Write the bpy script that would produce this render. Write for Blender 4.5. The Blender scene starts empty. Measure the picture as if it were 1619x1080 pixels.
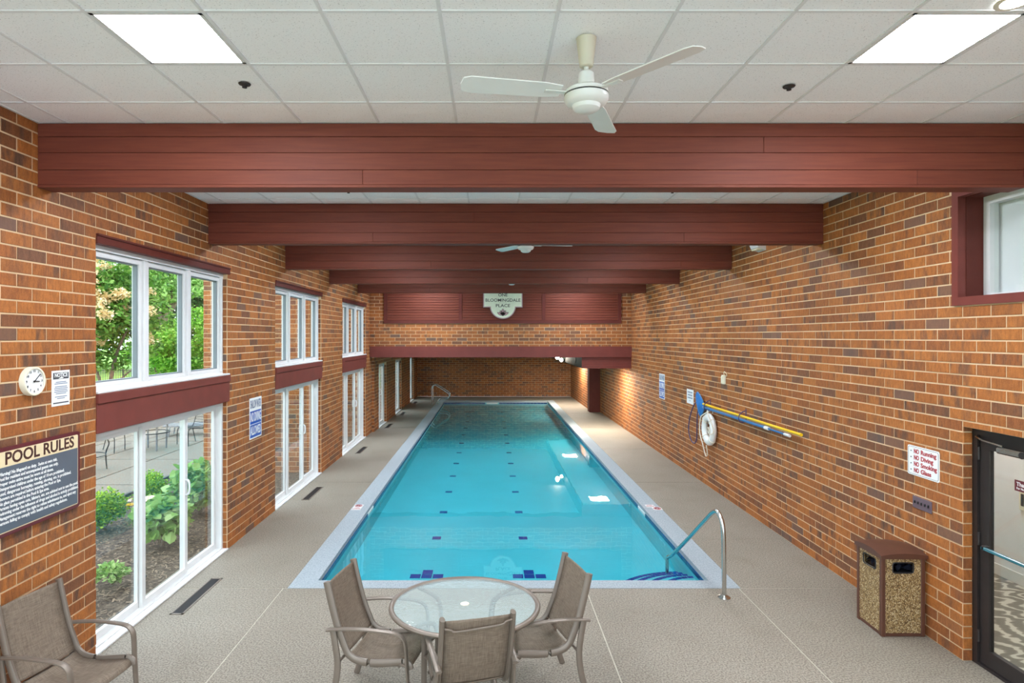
import bpy, math, random
import numpy as np
from mathutils import Vector, Matrix
random.seed(7)
rng = np.random.default_rng(7)
SC = bpy.context.scene
COL = SC.collection

# ------------------------------------------------------------------ camera, world, exposure
FOC, VPX, VPY, CAMZ = 961.0, 774.0, 532.0, 2.88
cam_d = bpy.data.cameras.new('camera')
cam_d.sensor_width = 36.0
cam_d.lens = FOC / 1619.0 * 36.0
cam_d.shift_x = (809.5 - VPX) / 1619.0
cam_d.shift_y = -(540.0 - VPY) / 1619.0
cam_d.clip_start = 0.05
cam_d.clip_end = 300
cam = bpy.data.objects.new('camera', cam_d)
COL.objects.link(cam)
cam.location = (0, 0, CAMZ)
cam.rotation_euler = (math.pi / 2, 0, 0)
SC.camera = cam

world = bpy.data.worlds.new('overcast_sky')
SC.world = world
world.use_nodes = True
bg = world.node_tree.nodes['Background']
bg.inputs[0].default_value = (0.82, 0.93, 1.07, 1)
bg.inputs[1].default_value = 1.3
PANEL_L = 24.0          # radiance of the ceiling panels
SC.view_settings.view_transform = 'Standard'
SC.view_settings.look = 'None'
SC.view_settings.gamma = 1
SC.view_settings.use_curve_mapping = False
SC.view_settings.exposure = 1.74
SC.cycles.use_denoising = True
SC.cycles.max_bounces = 10
SC.cycles.diffuse_bounces = 5
SC.cycles.transparent_max_bounces = 16
SC.cycles.sample_clamp_indirect = 6.0
SC.cycles.caustics_reflective = False
SC.cycles.caustics_refractive = False

# ------------------------------------------------------------------ room numbers
XL, XR, ZC = -3.54, 4.20, 4.55          # left wall, right wall, ceiling
YG, YF, YB = 18.0, 29.2, -0.9           # gable wall, far wall, wall behind the camera
XLL, XRR = -3.47, 3.90                  # walls of the low far section
ZLOW = 2.34                             # ceiling of the low section
BL, BH, JT = 0.305, 0.1016, 0.013       # brick module, course, joint
PX0, PX1, PY0, PY1 = -2.02, 2.58, 7.17, 26.9   # pool opening
ZW, ZBOT = -0.085, -0.41                # water level, bottom as it appears through the water

# ------------------------------------------------------------------ node helpers
def srgb(r, g, b):
    f = lambda c: (c / 255 / 12.92) if c / 255 <= 0.04045 else ((c / 255 + 0.055) / 1.055) ** 2.4
    return (f(r), f(g), f(b), 1.0)

class NT:
    def __init__(self, name):
        self.m = bpy.data.materials.new(name)
        self.m.use_nodes = True
        self.t = self.m.node_tree
        self.t.nodes.clear()
        self.out = self.t.nodes.new('ShaderNodeOutputMaterial')
    def n(self, typ, ins=None, **kw):
        nd = self.t.nodes.new('ShaderNode' + typ)
        for k, v in kw.items():
            setattr(nd, k, v)
        for k, v in (ins or {}).items():
            s = nd.inputs[k]
            if hasattr(v, 'links') or isinstance(v, bpy.types.NodeSocket):
                self.t.links.new(v, s)
            else:
                s.default_value = v
        return nd
    def math(self, op, a, b=0.0):
        return self.n('Math', {0: a, 1: b}, operation=op).outputs[0]
    def mix(self, fac, a, b, blend='MIX'):
        nd = self.n('Mix', data_type='RGBA', blend_type=blend)
        for i, v in ((0, fac), (6, a), (7, b)):
            if isinstance(v, bpy.types.NodeSocket):
                self.t.links.new(v, nd.inputs[i])
            else:
                nd.inputs[i].default_value = v
        return nd.outputs[2]
    def ramp(self, fac, stops, interp='LINEAR'):
        nd = self.n('ValToRGB', {0: fac})
        cr = nd.color_ramp
        cr.interpolation = interp
        while len(cr.elements) < len(stops):
            cr.elements.new(0.5)
        for e, (p, c) in zip(cr.elements, stops):
            e.position = p
            e.color = c
        return nd.outputs[0]
    def noise(self, vec, scale, detail=3, rough=0.5):
        ins = {'Scale': scale, 'Detail': detail, 'Roughness': rough}
        if vec is not None:
            ins['Vector'] = vec
        return self.n('TexNoise', ins).outputs[0]
    def pos(self):
        return self.n('NewGeometry').outputs['Position']
    def obj(self):
        return self.n('TexCoord').outputs['Object']
    def bump(self, h, strength=0.3, dist=0.01):
        return self.n('Bump', {'Height': h, 'Strength': strength, 'Distance': dist}).outputs[0]
    def bsdf(self, color, rough=0.6, metal=0.0, normal=None, spec=0.5, **ex):
        ins = {'Base Color': color, 'Roughness': rough, 'Metallic': metal, 'Specular IOR Level': spec}
        if normal is not None:
            ins['Normal'] = normal
        ins.update(ex)
        return self.n('BsdfPrincipled', ins).outputs[0]
    def schlick(self, f0, normal=None):
        ins = {'Blend': 0.5}
        if normal is not None:
            ins['Normal'] = normal
        fc = self.n('LayerWeight', ins).outputs['Facing']
        return self.math('ADD', self.math('MULTIPLY', self.math('POWER', fc, 5.0), 1.0 - f0), f0)
    def done(self, sh):
        self.t.links.new(sh, self.out.inputs[0])
        return self.m

def plain(name, col, rough=0.55, metal=0.0, var=0.08, scale=8.0, spec=0.5, bump=0.0, bscale=60):
    n = NT(name)
    p = n.pos()
    f = n.noise(p, scale, 3)
    dark = tuple(c * (1 - var) for c in col[:3]) + (1,)
    lite = tuple(min(1, c * (1 + var)) for c in col[:3]) + (1,)
    c = n.ramp(f, [(0.3, dark), (0.7, lite)])
    nm = n.bump(n.noise(p, bscale, 2), bump, 0.004) if bump else None
    return n.done(n.bsdf(c, rough, metal, nm, spec))

def brick_material(name, tone=1.0):
    n = NT(name)
    r1 = n.n('ObjectInfo').outputs['Random']
    r2 = n.n('Attribute', attribute_name='rnd').outputs['Fac']
    r = n.math('FRACT', n.math('ADD', r1, r2))
    T = lambda a, b, c: tuple(min(1, v * tone) for v in srgb(a, b, c)[:3]) + (1,)
    base = n.ramp(r, [(0.0, T(122, 82, 58)), (0.10, T(144, 88, 49)), (0.20, T(161, 96, 47)), (0.40, T(174, 106, 50)),
                      (0.62, T(182, 112, 54)), (0.85, T(168, 100, 48)), (1.0, T(147, 88, 48))])
    p = n.pos()
    s = n.n('SeparateXYZ', {0: p})
    along = n.math('ADD', s.outputs[0], s.outputs[1])
    rr = n.math('MULTIPLY', r, 37.0)
    v = n.n('CombineXYZ', {0: n.math('ADD', n.math('MULTIPLY', along, 9.0), n.math('MULTIPLY', rr, 7.0)),
                           1: n.math('MULTIPLY', s.outputs[2], 2.5), 2: rr}).outputs[0]
    band = n.noise(v, 1.0, 3, 0.6)
    bfac = n.ramp(band, [(0.46, (0, 0, 0, 1)), (0.66, (1, 1, 1, 1))])
    thr = n.ramp(n.math('FRACT', n.math('MULTIPLY', r, 13.7)), [(0.25, (0.15, 0.15, 0.15, 1)), (0.9, (0.95, 0.95, 0.95, 1))])
    c = n.mix(n.math('MULTIPLY', bfac, thr), base, T(98, 72, 58))
    v2 = n.n('CombineXYZ', {0: n.math('ADD', n.math('MULTIPLY', along, 46.0), rr), 1: n.math('MULTIPLY', s.outputs[2], 12.0), 2: rr}).outputs[0]
    streak = n.noise(v2, 1.0, 4, 0.65)
    c = n.mix(0.55, c, n.ramp(streak, [(0.32, (0.50, 0.46, 0.44, 1)), (0.62, (1.12, 1.1, 1.05, 1))]), 'MULTIPLY')
    fine = n.noise(p, 85.0, 3, 0.6)
    c = n.mix(0.35, c, n.ramp(fine, [(0.3, (0.45, 0.42, 0.40, 1)), (0.65, (1.1, 1.1, 1.1, 1))]), 'MULTIPLY')
    purple = n.ramp(n.math('FRACT', n.math('MULTIPLY', r, 5.3)), [(0.955, (0, 0, 0, 1)), (0.97, (1, 1, 1, 1))])
    c = n.mix(n.math('MULTIPLY', purple, 0.7), c, T(96, 80, 72))
    nm = n.bump(n.noise(p, 90.0, 3), 0.35, 0.004)
    return n.done(n.bsdf(c, 0.62, 0, nm, 0.4))

def mortar_material():
    n = NT('mortar')
    p = n.pos()
    c = n.ramp(n.noise(p, 3.0, 4), [(0.3, srgb(204, 174, 136)), (0.7, srgb(224, 196, 158))])
    return n.done(n.bsdf(c, 0.9, 0, n.bump(n.noise(p, 120, 2), 0.4, 0.003), 0.2))

def floor_material():
    n = NT('broom_textured_concrete')
    p = n.pos()
    big = n.noise(p, 0.6, 4)
    base = n.ramp(big, [(0.3, srgb(150, 141, 126)), (0.7, srgb(167, 158, 143))])
    fl = n.noise(p, 64.0, 5, 0.75)
    flk = n.ramp(fl, [(0.40, (0, 0, 0, 1)), (0.58, (1, 1, 1, 1))])
    c = n.mix(flk, n.mix(0.8, base, srgb(88, 78, 65)), base)
    st = n.ramp(n.noise(p, 1.6, 5, 0.6), [(0.55, (1, 1, 1, 1)), (0.85, (0.82, 0.81, 0.78, 1))])
    c = n.mix(1.0, c, st, 'MULTIPLY')
    nm = n.bump(fl, 0.35, 0.006)
    return n.done(n.bsdf(c, 0.62, 0, nm, 0.35))

def ceiling_tile_material():
    n = NT('fissured_ceiling_tile')
    p = n.pos()
    pit = n.ramp(n.noise(p, 110.0, 3, 0.7), [(0.30, (0.45, 0.45, 0.45, 1)), (0.40, (1, 1, 1, 1))])
    c = n.mix(1.0, srgb(250, 250, 250), pit, 'MULTIPLY')
    return n.done(n.bsdf(c, 0.9, 0, None, 0.2))

def wood_material(name, col, dark):
    n = NT(name)
    p = n.pos()
    m = n.n('Mapping', {'Vector': p, 'Scale': (1.2, 6.0, 22.0)}).outputs[0]
    r = n.n('ObjectInfo').outputs['Random']
    g = n.noise(m, 2.0, 5, 0.6)
    c = n.ramp(g, [(0.25, dark), (0.75, col)])
    shade = n.ramp(r, [(0, (0.86, 0.86, 0.86, 1)), (1, (1, 1, 1, 1))])
    c = n.mix(1.0, c, shade, 'MULTIPLY')
    return n.done(n.bsdf(c, 0.6, 0, n.bump(g, 0.08, 0.003), 0.25))

def glass_material(name, tint=(0.96, 0.98, 0.97, 1), ior=1.45, rough=0.0):
    n = NT(name)
    f = n.schlick(((ior - 1) / (ior + 1)) ** 2)
    t = n.n('BsdfTransparent', {'Color': tint}).outputs[0]
    g = n.n('BsdfGlossy', {'Roughness': rough, 'Color': (1, 1, 1, 1)}).outputs[0]
    return n.done(n.n('MixShader', {0: f, 1: t, 2: g}).outputs[0])

def water_material():
    n = NT('pool_water')
    p = n.pos()
    h = n.noise(n.n('Mapping', {'Vector': p, 'Scale': (1.0, 0.6, 1.0)}).outputs[0], 2.2, 2, 0.5)
    nm = n.bump(h, 0.035, 0.05)
    f = n.schlick(0.02, nm)
    t = n.n('BsdfTransparent', {'Color': (0.38, 0.79, 0.86, 1)}).outputs[0]
    g = n.n('BsdfGlossy', {'Roughness': 0.012, 'Color': (1, 1, 1, 1), 'Normal': nm}).outputs[0]
    return n.done(n.n('MixShader', {0: f, 1: t, 2: g}).outputs[0])

def table_glass_material():
    n = NT('obscured_table_glass')
    p = n.pos()
    nm = n.bump(n.noise(p, 26, 3), 0.06, 0.01)
    f = n.schlick(0.04)
    t = n.n('BsdfTransparent', {'Color': (0.86, 0.93, 0.91, 1)}).outputs[0]
    d = n.n('BsdfDiffuse', {'Color': (0.62, 0.68, 0.66, 1)}).outputs[0]
    b = n.n('MixShader', {0: 0.33, 1: t, 2: d}).outputs[0]
    g = n.n('BsdfGlossy', {'Roughness': 0.03, 'Normal': nm}).outputs[0]
    return n.done(n.n('MixShader', {0: f, 1: b, 2: g}).outputs[0])

def emit_material(name, col, strength):
    n = NT(name)
    return n.done(n.n('Emission', {'Color': col, 'Strength': strength}).outputs[0])

def sling_material():
    n = NT('taupe_sling_mesh')
    p = n.obj()
    s = n.n('SeparateXYZ', {0: p})
    a = n.noise(n.n('CombineXYZ', {0: n.math('MULTIPLY', s.outputs[0], 260), 1: n.math('MULTIPLY', s.outputs[1], 14), 2: n.math('MULTIPLY', s.outputs[2], 14)}).outputs[0], 1.0, 2)
    b = n.noise(n.n('CombineXYZ', {0: n.math('MULTIPLY', s.outputs[0], 14), 1: n.math('MULTIPLY', s.outputs[1], 240), 2: n.math('MULTIPLY', s.outputs[2], 240)}).outputs[0], 1.0, 2)
    f = n.math('MULTIPLY', n.math('ADD', a, b), 0.5)
    c = n.ramp(f, [(0.38, srgb(104, 90, 76)), (0.62, srgb(134, 119, 103))])
    return n.done(n.bsdf(c, 0.75, 0, n.bump(f, 0.3, 0.003), 0.25))

def leaf_material(name, c0, c1, c2):
    n = NT(name)
    r = n.n('Attribute', attribute_name='rnd').outputs['Fac']
    c = n.ramp(r, [(0.0, c0), (0.55, c1), (1.0, c2)])
    d = n.bsdf(c, 0.55, 0, None, 0.25)
    t = n.n('BsdfTranslucent', {'Color': c}).outputs[0]
    return n.done(n.n('MixShader', {0: 0.35, 1: d, 2: t}).outputs[0])

def pebble_material():
    n = NT('pebble_aggregate')
    p = n.pos()
    v = n.n('TexVoronoi', {'Vector': p, 'Scale': 105.0})
    s = n.n('SeparateColor', {0: v.outputs['Color']})
    c = n.ramp(s.outputs[0], [(0.0, srgb(104, 80, 48)), (0.35, srgb(156, 126, 80)), (0.7, srgb(186, 160, 112)), (1.0, srgb(212, 194, 156))])
    edge = n.ramp(v.outputs['Distance'], [(0.35, (1, 1, 1, 1)), (0.75, (0.45, 0.4, 0.34, 1))])
    c = n.mix(1.0, c, edge, 'MULTIPLY')
    return n.done(n.bsdf(c, 0.6, 0, n.bump(n.math('SUBTRACT', 1.0, v.outputs['Distance']), 0.6, 0.006), 0.4))

def carpet_material():
    n = NT('swirl_carpet')
    p = n.pos()
    m = n.n('Mapping', {'Vector': p, 'Scale': (1.0, 2.6, 1.0)}).outputs[0]
    w = n.n('TexWave', {'Vector': m, 'Scale': 1.6, 'Distortion': 9.0, 'Detail': 2.0, 'Detail Scale': 1.5}).outputs[1]
    c = n.ramp(w, [(0.35, srgb(128, 122, 112)), (0.70, srgb(150, 143, 131)), (0.85, srgb(196, 189, 174))])
    return n.done(n.bsdf(c, 0.95, 0, None, 0.1))

def ground_material(name, c0, c1, c2, scale):
    n = NT(name)
    p = n.pos()
    f = n.noise(p, scale, 5, 0.7)
    c = n.ramp(f, [(0.32, c0), (0.5, c1), (0.68, c2)])
    return n.done(n.bsdf(c, 0.9, 0, n.bump(f, 0.5, 0.02), 0.2))

M = {}
M['brick'] = brick_material('flashed_brick')
M['mortar'] = mortar_material()
M['floor'] = floor_material()
M['tile'] = ceiling_tile_material()
M['grid'] = plain('grid_white', srgb(228, 228, 228), 0.6, var=0.02)
M['beam'] = wood_material('red_stained_board', srgb(126, 66, 48), srgb(106, 52, 40))
M['redpaint'] = plain('red_brown_paint', srgb(118, 58, 50), 0.5, var=0.08, scale=5, spec=0.3)
M['darkred'] = plain('deep_red_paint', srgb(96, 44, 36), 0.55, var=0.1, scale=5, spec=0.25)
M['taupe'] = plain('taupe_panel', srgb(66, 48, 42), 0.6)
M['white'] = plain('white_vinyl', srgb(222, 222, 220), 0.4, var=0.02)
M['whitewall'] = plain('white_wall_paint', srgb(226, 226, 228), 0.8, var=0.02)
M['grey_gasket'] = plain('grey_gasket', srgb(120, 128, 132), 0.5, var=0.05)
M['glass'] = glass_material('window_glass')
M['glass_low'] = glass_material('door_glass', (0.93, 0.96, 0.95, 1))
M['water'] = water_material()
M['panel'] = emit_material('panel_diffuser', (0.88, 0.95, 1.06, 1), PANEL_L)
M['panel_hall_fill'] = emit_material('hall_fill_diffuser', (0.97, 0.98, 1.0, 1), 9.0)
M['panel_low'] = emit_material('soffit_panel_diffuser', (1.0, 0.93, 0.82, 1), 45.0)
M['coping'] = ground_material('grey_blue_coping', srgb(136, 145, 148), srgb(160, 169, 173), srgb(178, 186, 190), 60)
M['plaster'] = plain('pool_plaster', (0.25, 0.63, 0.65, 1), 0.7, var=0.05, scale=1.2)
M['bluetile'] = plain('blue_glazed_tile', srgb(28, 62, 112), 0.2, var=0.25, scale=5)
M['navytile'] = plain('navy_glazed_tile', srgb(40, 62, 150), 0.25, var=0.05)
M['whitetile'] = plain('white_glazed_tile', srgb(232, 232, 228), 0.25, var=0.03)
M['steel'] = plain('brushed_stainless', srgb(196, 196, 192), 0.22, 1.0, var=0.04)
M['alu'] = plain('taupe_powder_coat', srgb(128, 116, 104), 0.38, 0.35, var=0.04)
M['sling'] = sling_material()
M['tableglass'] = table_glass_material()
M['fanwhite'] = plain('fan_white', srgb(232, 232, 226), 0.35, var=0.02)
M['fancream'] = plain('fan_cream', srgb(214, 206, 184), 0.45, var=0.03)
M['black'] = plain('black_plastic', srgb(30, 30, 32), 0.5, var=0.1)
M['bronze'] = plain('dark_bronze_metal', srgb(52, 46, 44), 0.4, 0.3, var=0.1)
M['brown'] = plain('brown_metal', srgb(92, 58, 44), 0.4, 0.1, var=0.06)
M['pebble'] = pebble_material()
M['bag'] = plain('black_liner_bag', srgb(34, 36, 46), 0.25, var=0.5, scale=25)
M['ring'] = plain('white_foam', srgb(232, 230, 224), 0.5, var=0.03)
M['rope'] = plain('white_rope', srgb(226, 216, 196), 0.8, var=0.1, scale=60)
M['bluepole'] = plain('blue_pole', srgb(52, 112, 164), 0.35, var=0.06)
M['yellowpole'] = plain('yellow_pole', srgb(240, 196, 30), 0.35, var=0.04)
M['bluenet'] = plain('blue_net', srgb(30, 108, 176), 0.7, var=0.2, scale=50)
M['cord'] = plain('purple_cord', srgb(62, 60, 104), 0.6)
M['sign_white'] = plain('sign_white', srgb(238, 238, 236), 0.4, var=0.02)
M['sign_blue'] = plain('sign_blue', srgb(34, 82, 170), 0.4, var=0.02)
M['sign_grey'] = plain('sign_grey_blue', srgb(96, 112, 140), 0.4, var=0.02)
M['sign_red'] = plain('sign_red', srgb(168, 44, 52), 0.45, var=0.02)
M['sign_cream'] = plain('sign_cream', srgb(232, 212, 170), 0.5, var=0.04)
M['sign_slate'] = plain('sign_slate', srgb(92, 98, 108), 0.32, var=0.06, scale=3)
M['sign_dark'] = plain('sign_dark_grey', srgb(70, 70, 74), 0.5, var=0.03)
M['sign_maroon'] = plain('sign_maroon', srgb(96, 34, 40), 0.4, var=0.04)
M['sign_mint'] = plain('sign_pale_mint', srgb(214, 226, 200), 0.5, var=0.04)
M['sign_pink'] = plain('sign_dusty_pink', srgb(176, 146, 146), 0.5, var=0.04)
M['ink'] = plain('black_ink', srgb(34, 32, 30), 0.5, var=0.02)
M['ink_brown'] = plain('brown_ink', srgb(74, 40, 32), 0.5, var=0.02)
M['letter_white'] = plain('letter_white', srgb(236, 236, 232), 0.5, var=0.02)
M['plate'] = plain('mauve_switch_plate', srgb(98, 80, 88), 0.45, var=0.05)
M['cream'] = plain('cream_plastic', srgb(232, 226, 202), 0.45, var=0.03)
M['carpet'] = carpet_material()
M['tealglass'] = plain('teal_glass_edge', srgb(58, 104, 112), 0.15, var=0.05)
M['patio'] = ground_material('exposed_aggregate_patio', srgb(98, 90, 80), srgb(128, 118, 105), srgb(152, 143, 130), 30)
M['mulch'] = ground_material('bark_mulch', srgb(44, 36, 30), srgb(78, 65, 54), srgb(124, 108, 90), 20)
M['lawn'] = ground_material('lawn_grass', srgb(96, 138, 56), srgb(132, 172, 76), srgb(160, 194, 104), 4)
M['chip'] = plain('mulch_chip', srgb(128, 108, 88), 0.9, var=0.4, scale=9)
M['bark'] = plain('tree_bark', srgb(112, 98, 84), 0.9, var=0.3, scale=6)
M['iron'] = plain('black_iron', srgb(28, 28, 30), 0.5, var=0.05)
M['leaf_mid'] = leaf_material('leaf_mid_green', srgb(52, 96, 36), srgb(100, 152, 56), srgb(164, 200, 104))
M['leaf_dark'] = leaf_material('leaf_dark_green', srgb(44, 78, 44), srgb(82, 124, 70), srgb(136, 172, 120))
M['leaf_bright'] = leaf_material('leaf_bright_green', srgb(72, 128, 36), srgb(120, 178, 54), srgb(172, 212, 96))
M['leaf_pale'] = leaf_material('leaf_pale_green', srgb(96, 142, 66), srgb(140, 182, 92), srgb(190, 214, 140))
M['leaf_box'] = leaf_material('leaf_boxwood', srgb(78, 124, 22), srgb(132, 182, 36), srgb(186, 216, 66))
M['blossom'] = leaf_material('cream_blossom', srgb(214, 182, 122), srgb(236, 212, 158), srgb(246, 232, 200))
M['lily'] = leaf_material('yellow_petal', srgb(226, 186, 24), srgb(248, 204, 40), srgb(252, 224, 90))
M['chaise'] = plain('grey_chaise', srgb(122, 124, 128), 0.5, var=0.1)
M['reflector'] = plain('pale_reflector', (0.66, 0.67, 0.68, 1), 0.9, var=0.04)  # ground added as a reflector, pale to throw daylight upward
M['stone'] = plain('pale_stone', srgb(98, 95, 88), 0.8, var=0.08)

# ------------------------------------------------------------------ mesh helpers
class MB:
    def __init__(self):
        self.v, self.f = [], []
    def add(self, vs, fs):
        b = len(self.v)
        self.v += [tuple(v) for v in vs]
        self.f += [tuple(i + b for i in f) for f in fs]
        return self
    def box(self, x0, x1, y0, y1, z0, z1):
        vs = [(x0, y0, z0), (x1, y0, z0), (x1, y1, z0), (x0, y1, z0), (x0, y0, z1), (x1, y0, z1), (x1, y1, z1), (x0, y1, z1)]
        return self.add(vs, [(0, 3, 2, 1), (4, 5, 6, 7), (0, 1, 5, 4), (1, 2, 6, 5), (2, 3, 7, 6), (3, 0, 4, 7)])
    def cbox(self, x0, x1, y0, y1, z0, z1, c=0.004):
        # box with chamfered edges
        vs, idx = [], {}
        for ix, x in enumerate((x0, x1)):
            for iy, y in enumerate((y0, y1)):
                for iz, z in enumerate((z0, z1)):
                    sx, sy, sz = (1 - 2 * ix) * c, (1 - 2 * iy) * c, (1 - 2 * iz) * c
                    idx[(ix, iy, iz)] = len(vs)
                    vs += [(x, y + sy, z + sz), (x + sx, y, z + sz), (x + sx, y + sy, z)]
        g = lambda ix, iy, iz, a: idx[(ix, iy, iz)] + a
        fs = []
        for i in (0, 1):
            q = [g(i, 0, 0, 0), g(i, 1, 0, 0), g(i, 1, 1, 0), g(i, 0, 1, 0)]; fs.append(q if i else q[::-1])
            q = [g(0, i, 0, 1), g(1, i, 0, 1), g(1, i, 1, 1), g(0, i, 1, 1)]; fs.append(q[::-1] if i else q)
            q = [g(0, 0, i, 2), g(1, 0, i, 2), g(1, 1, i, 2), g(0, 1, i, 2)]; fs.append(q if i else q[::-1])
        for a in (0, 1):
            for b in (0, 1):
                fs.append([g(a, b, 0, 0), g(a, b, 1, 0), g(a, b, 1, 1), g(a, b, 0, 1)])
                fs.append([g(a, 0, b, 0), g(a, 1, b, 0), g(a, 1, b, 2), g(a, 0, b, 2)])
                fs.append([g(0, a, b, 1), g(1, a, b, 1), g(1, a, b, 2), g(0, a, b, 2)])
        for k in idx.values():
            fs.append([k, k + 1, k + 2])
        return self.add(vs, fs)
    def prism(self, poly, axis, a, b):
        # poly: 2D points; extruded along axis from a to b
        def P(p, h):
            return {'x': (h, p[0], p[1]), 'y': (p[0], h, p[1]), 'z': (p[0], p[1], h)}[axis]
        n = len(poly)
        vs = [P(p, a) for p in poly] + [P(p, b) for p in poly]
        fs = [tuple(range(n)), tuple(range(2 * n - 1, n - 1, -1))]
        fs += [(i, (i + 1) % n, n + (i + 1) % n, n + i) for i in range(n)]
        return self.add(vs, fs)
    def tube(self, pts, r, seg=8, ry=None, closed=False, up=None):
        pts = [Vector(p) for p in pts]
        n = len(pts)
        ry = r if ry is None else ry
        rs = r if isinstance(r, (list, tuple)) else [r] * n
        ratio = 1.0 if isinstance(r, (list, tuple)) else ry / r
        vs, prev = [], None
        for i, p in enumerate(pts):
            if closed:
                t = pts[(i + 1) % n] - pts[i - 1]
            else:
                t = pts[min(i + 1, n - 1)] - pts[max(i - 1, 0)]
            t.normalize()
            if up is not None:
                u = Vector(up)
            elif prev is None:
                u = Vector((0, 0, 1)) if abs(t.z) < 0.9 else Vector((1, 0, 0))
            else:
                u = prev
            u = (u - t * u.dot(t))
            if u.length < 1e-6:
                u = t.orthogonal()
            u.normalize()
            prev = u
            w = t.cross(u)
            for k in range(seg):
                a = 2 * math.pi * (k + 0.5) / seg
                vs.append(p + u * (math.cos(a) * rs[i]) + w * (math.sin(a) * rs[i] * ratio))
        fs = []
        m = n if closed else n - 1
        for i in range(m):
            j = (i + 1) % n
            for k in range(seg):
                l = (k + 1) % seg
                fs.append((i * seg + k, i * seg + l, j * seg + l, j * seg + k))
        if not closed:
            fs.append(tuple(range(seg - 1, -1, -1)))
            fs.append(tuple((n - 1) * seg + k for k in range(seg)))
        return self.add(vs, fs)
    def lathe(self, prof, cx=0, cy=0, cz=0, seg=24, axis='z', cap=True):
        vs = []
        for (r, h) in prof:
            for k in range(seg):
                a = 2 * math.pi * k / seg
                c, s = r * math.cos(a), r * math.sin(a)
                vs.append({'z': (cx + c, cy + s, cz + h), 'x': (cx + h, cy + c, cz + s), 'y': (cx + c, cy + h, cz + s)}[axis])
        fs = []
        for i in range(len(prof) - 1):
            for k in range(seg):
                l = (k + 1) % seg
                fs.append((i * seg + k, i * seg + l, (i + 1) * seg + l, (i + 1) * seg + k))
        if cap:
            fs.append(tuple(range(seg)))
            fs.append(tuple((len(prof) - 1) * seg + k for k in range(seg - 1, -1, -1)))
        return self.add(vs, fs)
    def mesh(self, name, mat, smooth=False):
        me = bpy.data.meshes.new(name)
        me.from_pydata(self.v, [], self.f)
        if mat is not None:
            me.materials.append(M[mat] if isinstance(mat, str) else mat)
        if smooth:
            me.polygons.foreach_set('use_smooth', [True] * len(me.polygons))
            try:
                me.set_sharp_from_angle(angle=math.radians(40))
            except Exception:
                pass
        me.update()
        return me
    def build(self, name, mat, parent=None, smooth=False, fix=True):
        me = self.mesh(name, mat, smooth)
        if fix:
            import bmesh
            bm = bmesh.new(); bm.from_mesh(me)
            bmesh.ops.recalc_face_normals(bm, faces=bm.faces)
            bm.to_mesh(me); bm.free()
        return link(name, me, parent)

def link(name, me, parent=None):
    o = bpy.data.objects.new(name, me)
    COL.objects.link(o)
    if parent is not None:
        o.parent = parent
    return o

def tag(o, label=None, cat=None, group=None, kind=None):
    if label: o['label'] = label
    if cat: o['category'] = cat
    if group: o['group'] = group
    if kind: o['kind'] = kind
    return o

def thing(name, label, cat, loc=(0, 0, 0), rz=0.0, group=None, kind=None):
    o = bpy.data.objects.new(name, None)
    COL.objects.link(o)
    o.location = loc
    o.rotation_euler = (0, 0, rz)
    o.empty_display_size = 0.1
    return tag(o, label, cat, group, kind)

def copy_tree(o, parent=None):
    c = o.copy()
    COL.objects.link(c)
    c.parent = parent
    for ch in list(o.children):
        copy_tree(ch, c)
    return c

def spline(pts, n=6, closed=False):
    P = [np.array(p, float) for p in pts]
    out, m = [], len(P)
    rngi = range(m if closed else m - 1)
    for i in rngi:
        p0 = P[(i - 1) % m] if (closed or i > 0) else P[i]
        p1, p2 = P[i], P[(i + 1) % m]
        p3 = P[(i + 2) % m] if (closed or i + 2 < m) else P[(i + 1) % m]
        for k in range(n):
            t = k / n
            out.append(0.5 * ((2 * p1) + (-p0 + p2) * t + (2 * p0 - 5 * p1 + 4 * p2 - p3) * t * t + (-p0 + 3 * p1 - 3 * p2 + p3) * t ** 3))
    if not closed:
        out.append(P[-1])
    return [tuple(p) for p in out]

WALL_ROT = {'left': Matrix(((0, 0, 1), (1, 0, 0), (0, 1, 0))),     # reads on the left wall
            'right': Matrix(((0, 0, -1), (-1, 0, 0), (0, 1, 0))),
            'front': Matrix(((1, 0, 0), (0, 0, -1), (0, 1, 0))),
            'floor': Matrix(((1, 0, 0), (0, 1, 0), (0, 0, 1)))}
def wall_thing(name, label, cat, side, loc, group=None):
    o = thing(name, label, cat, loc, 0, group)
    o.rotation_euler = WALL_ROT[side].to_euler()
    return o

def text(name, s, size, mat, parent, x=0, y=0, z=0.002, align='CENTER', bold=0.0, sx=1.0, width=None, depth=0.0008):
    cu = bpy.data.curves.new(name, 'FONT')
    cu.body = s
    cu.size = size
    cu.align_x = align
    cu.align_y = 'CENTER'
    cu.offset = bold
    cu.extrude = depth
    cu.resolution_u = 3
    ob = bpy.data.objects.new(name, cu)
    COL.objects.link(ob)
    dg = bpy.context.evaluated_depsgraph_get()
    me = bpy.data.meshes.new_from_object(ob.evaluated_get(dg))
    bpy.data.objects.remove(ob)
    me.name = name
    me.materials.clear()
    me.materials.append(M[mat])
    if width and len(me.vertices):
        xs = [v.co.x for v in me.vertices]
        w = max(xs) - min(xs)
        sx = width / w if w > 0 else 1
    for v in me.vertices:
        v.co.x *= sx
    o = link(name, me, parent)
    o.location = (x, y, z)
    return o

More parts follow.
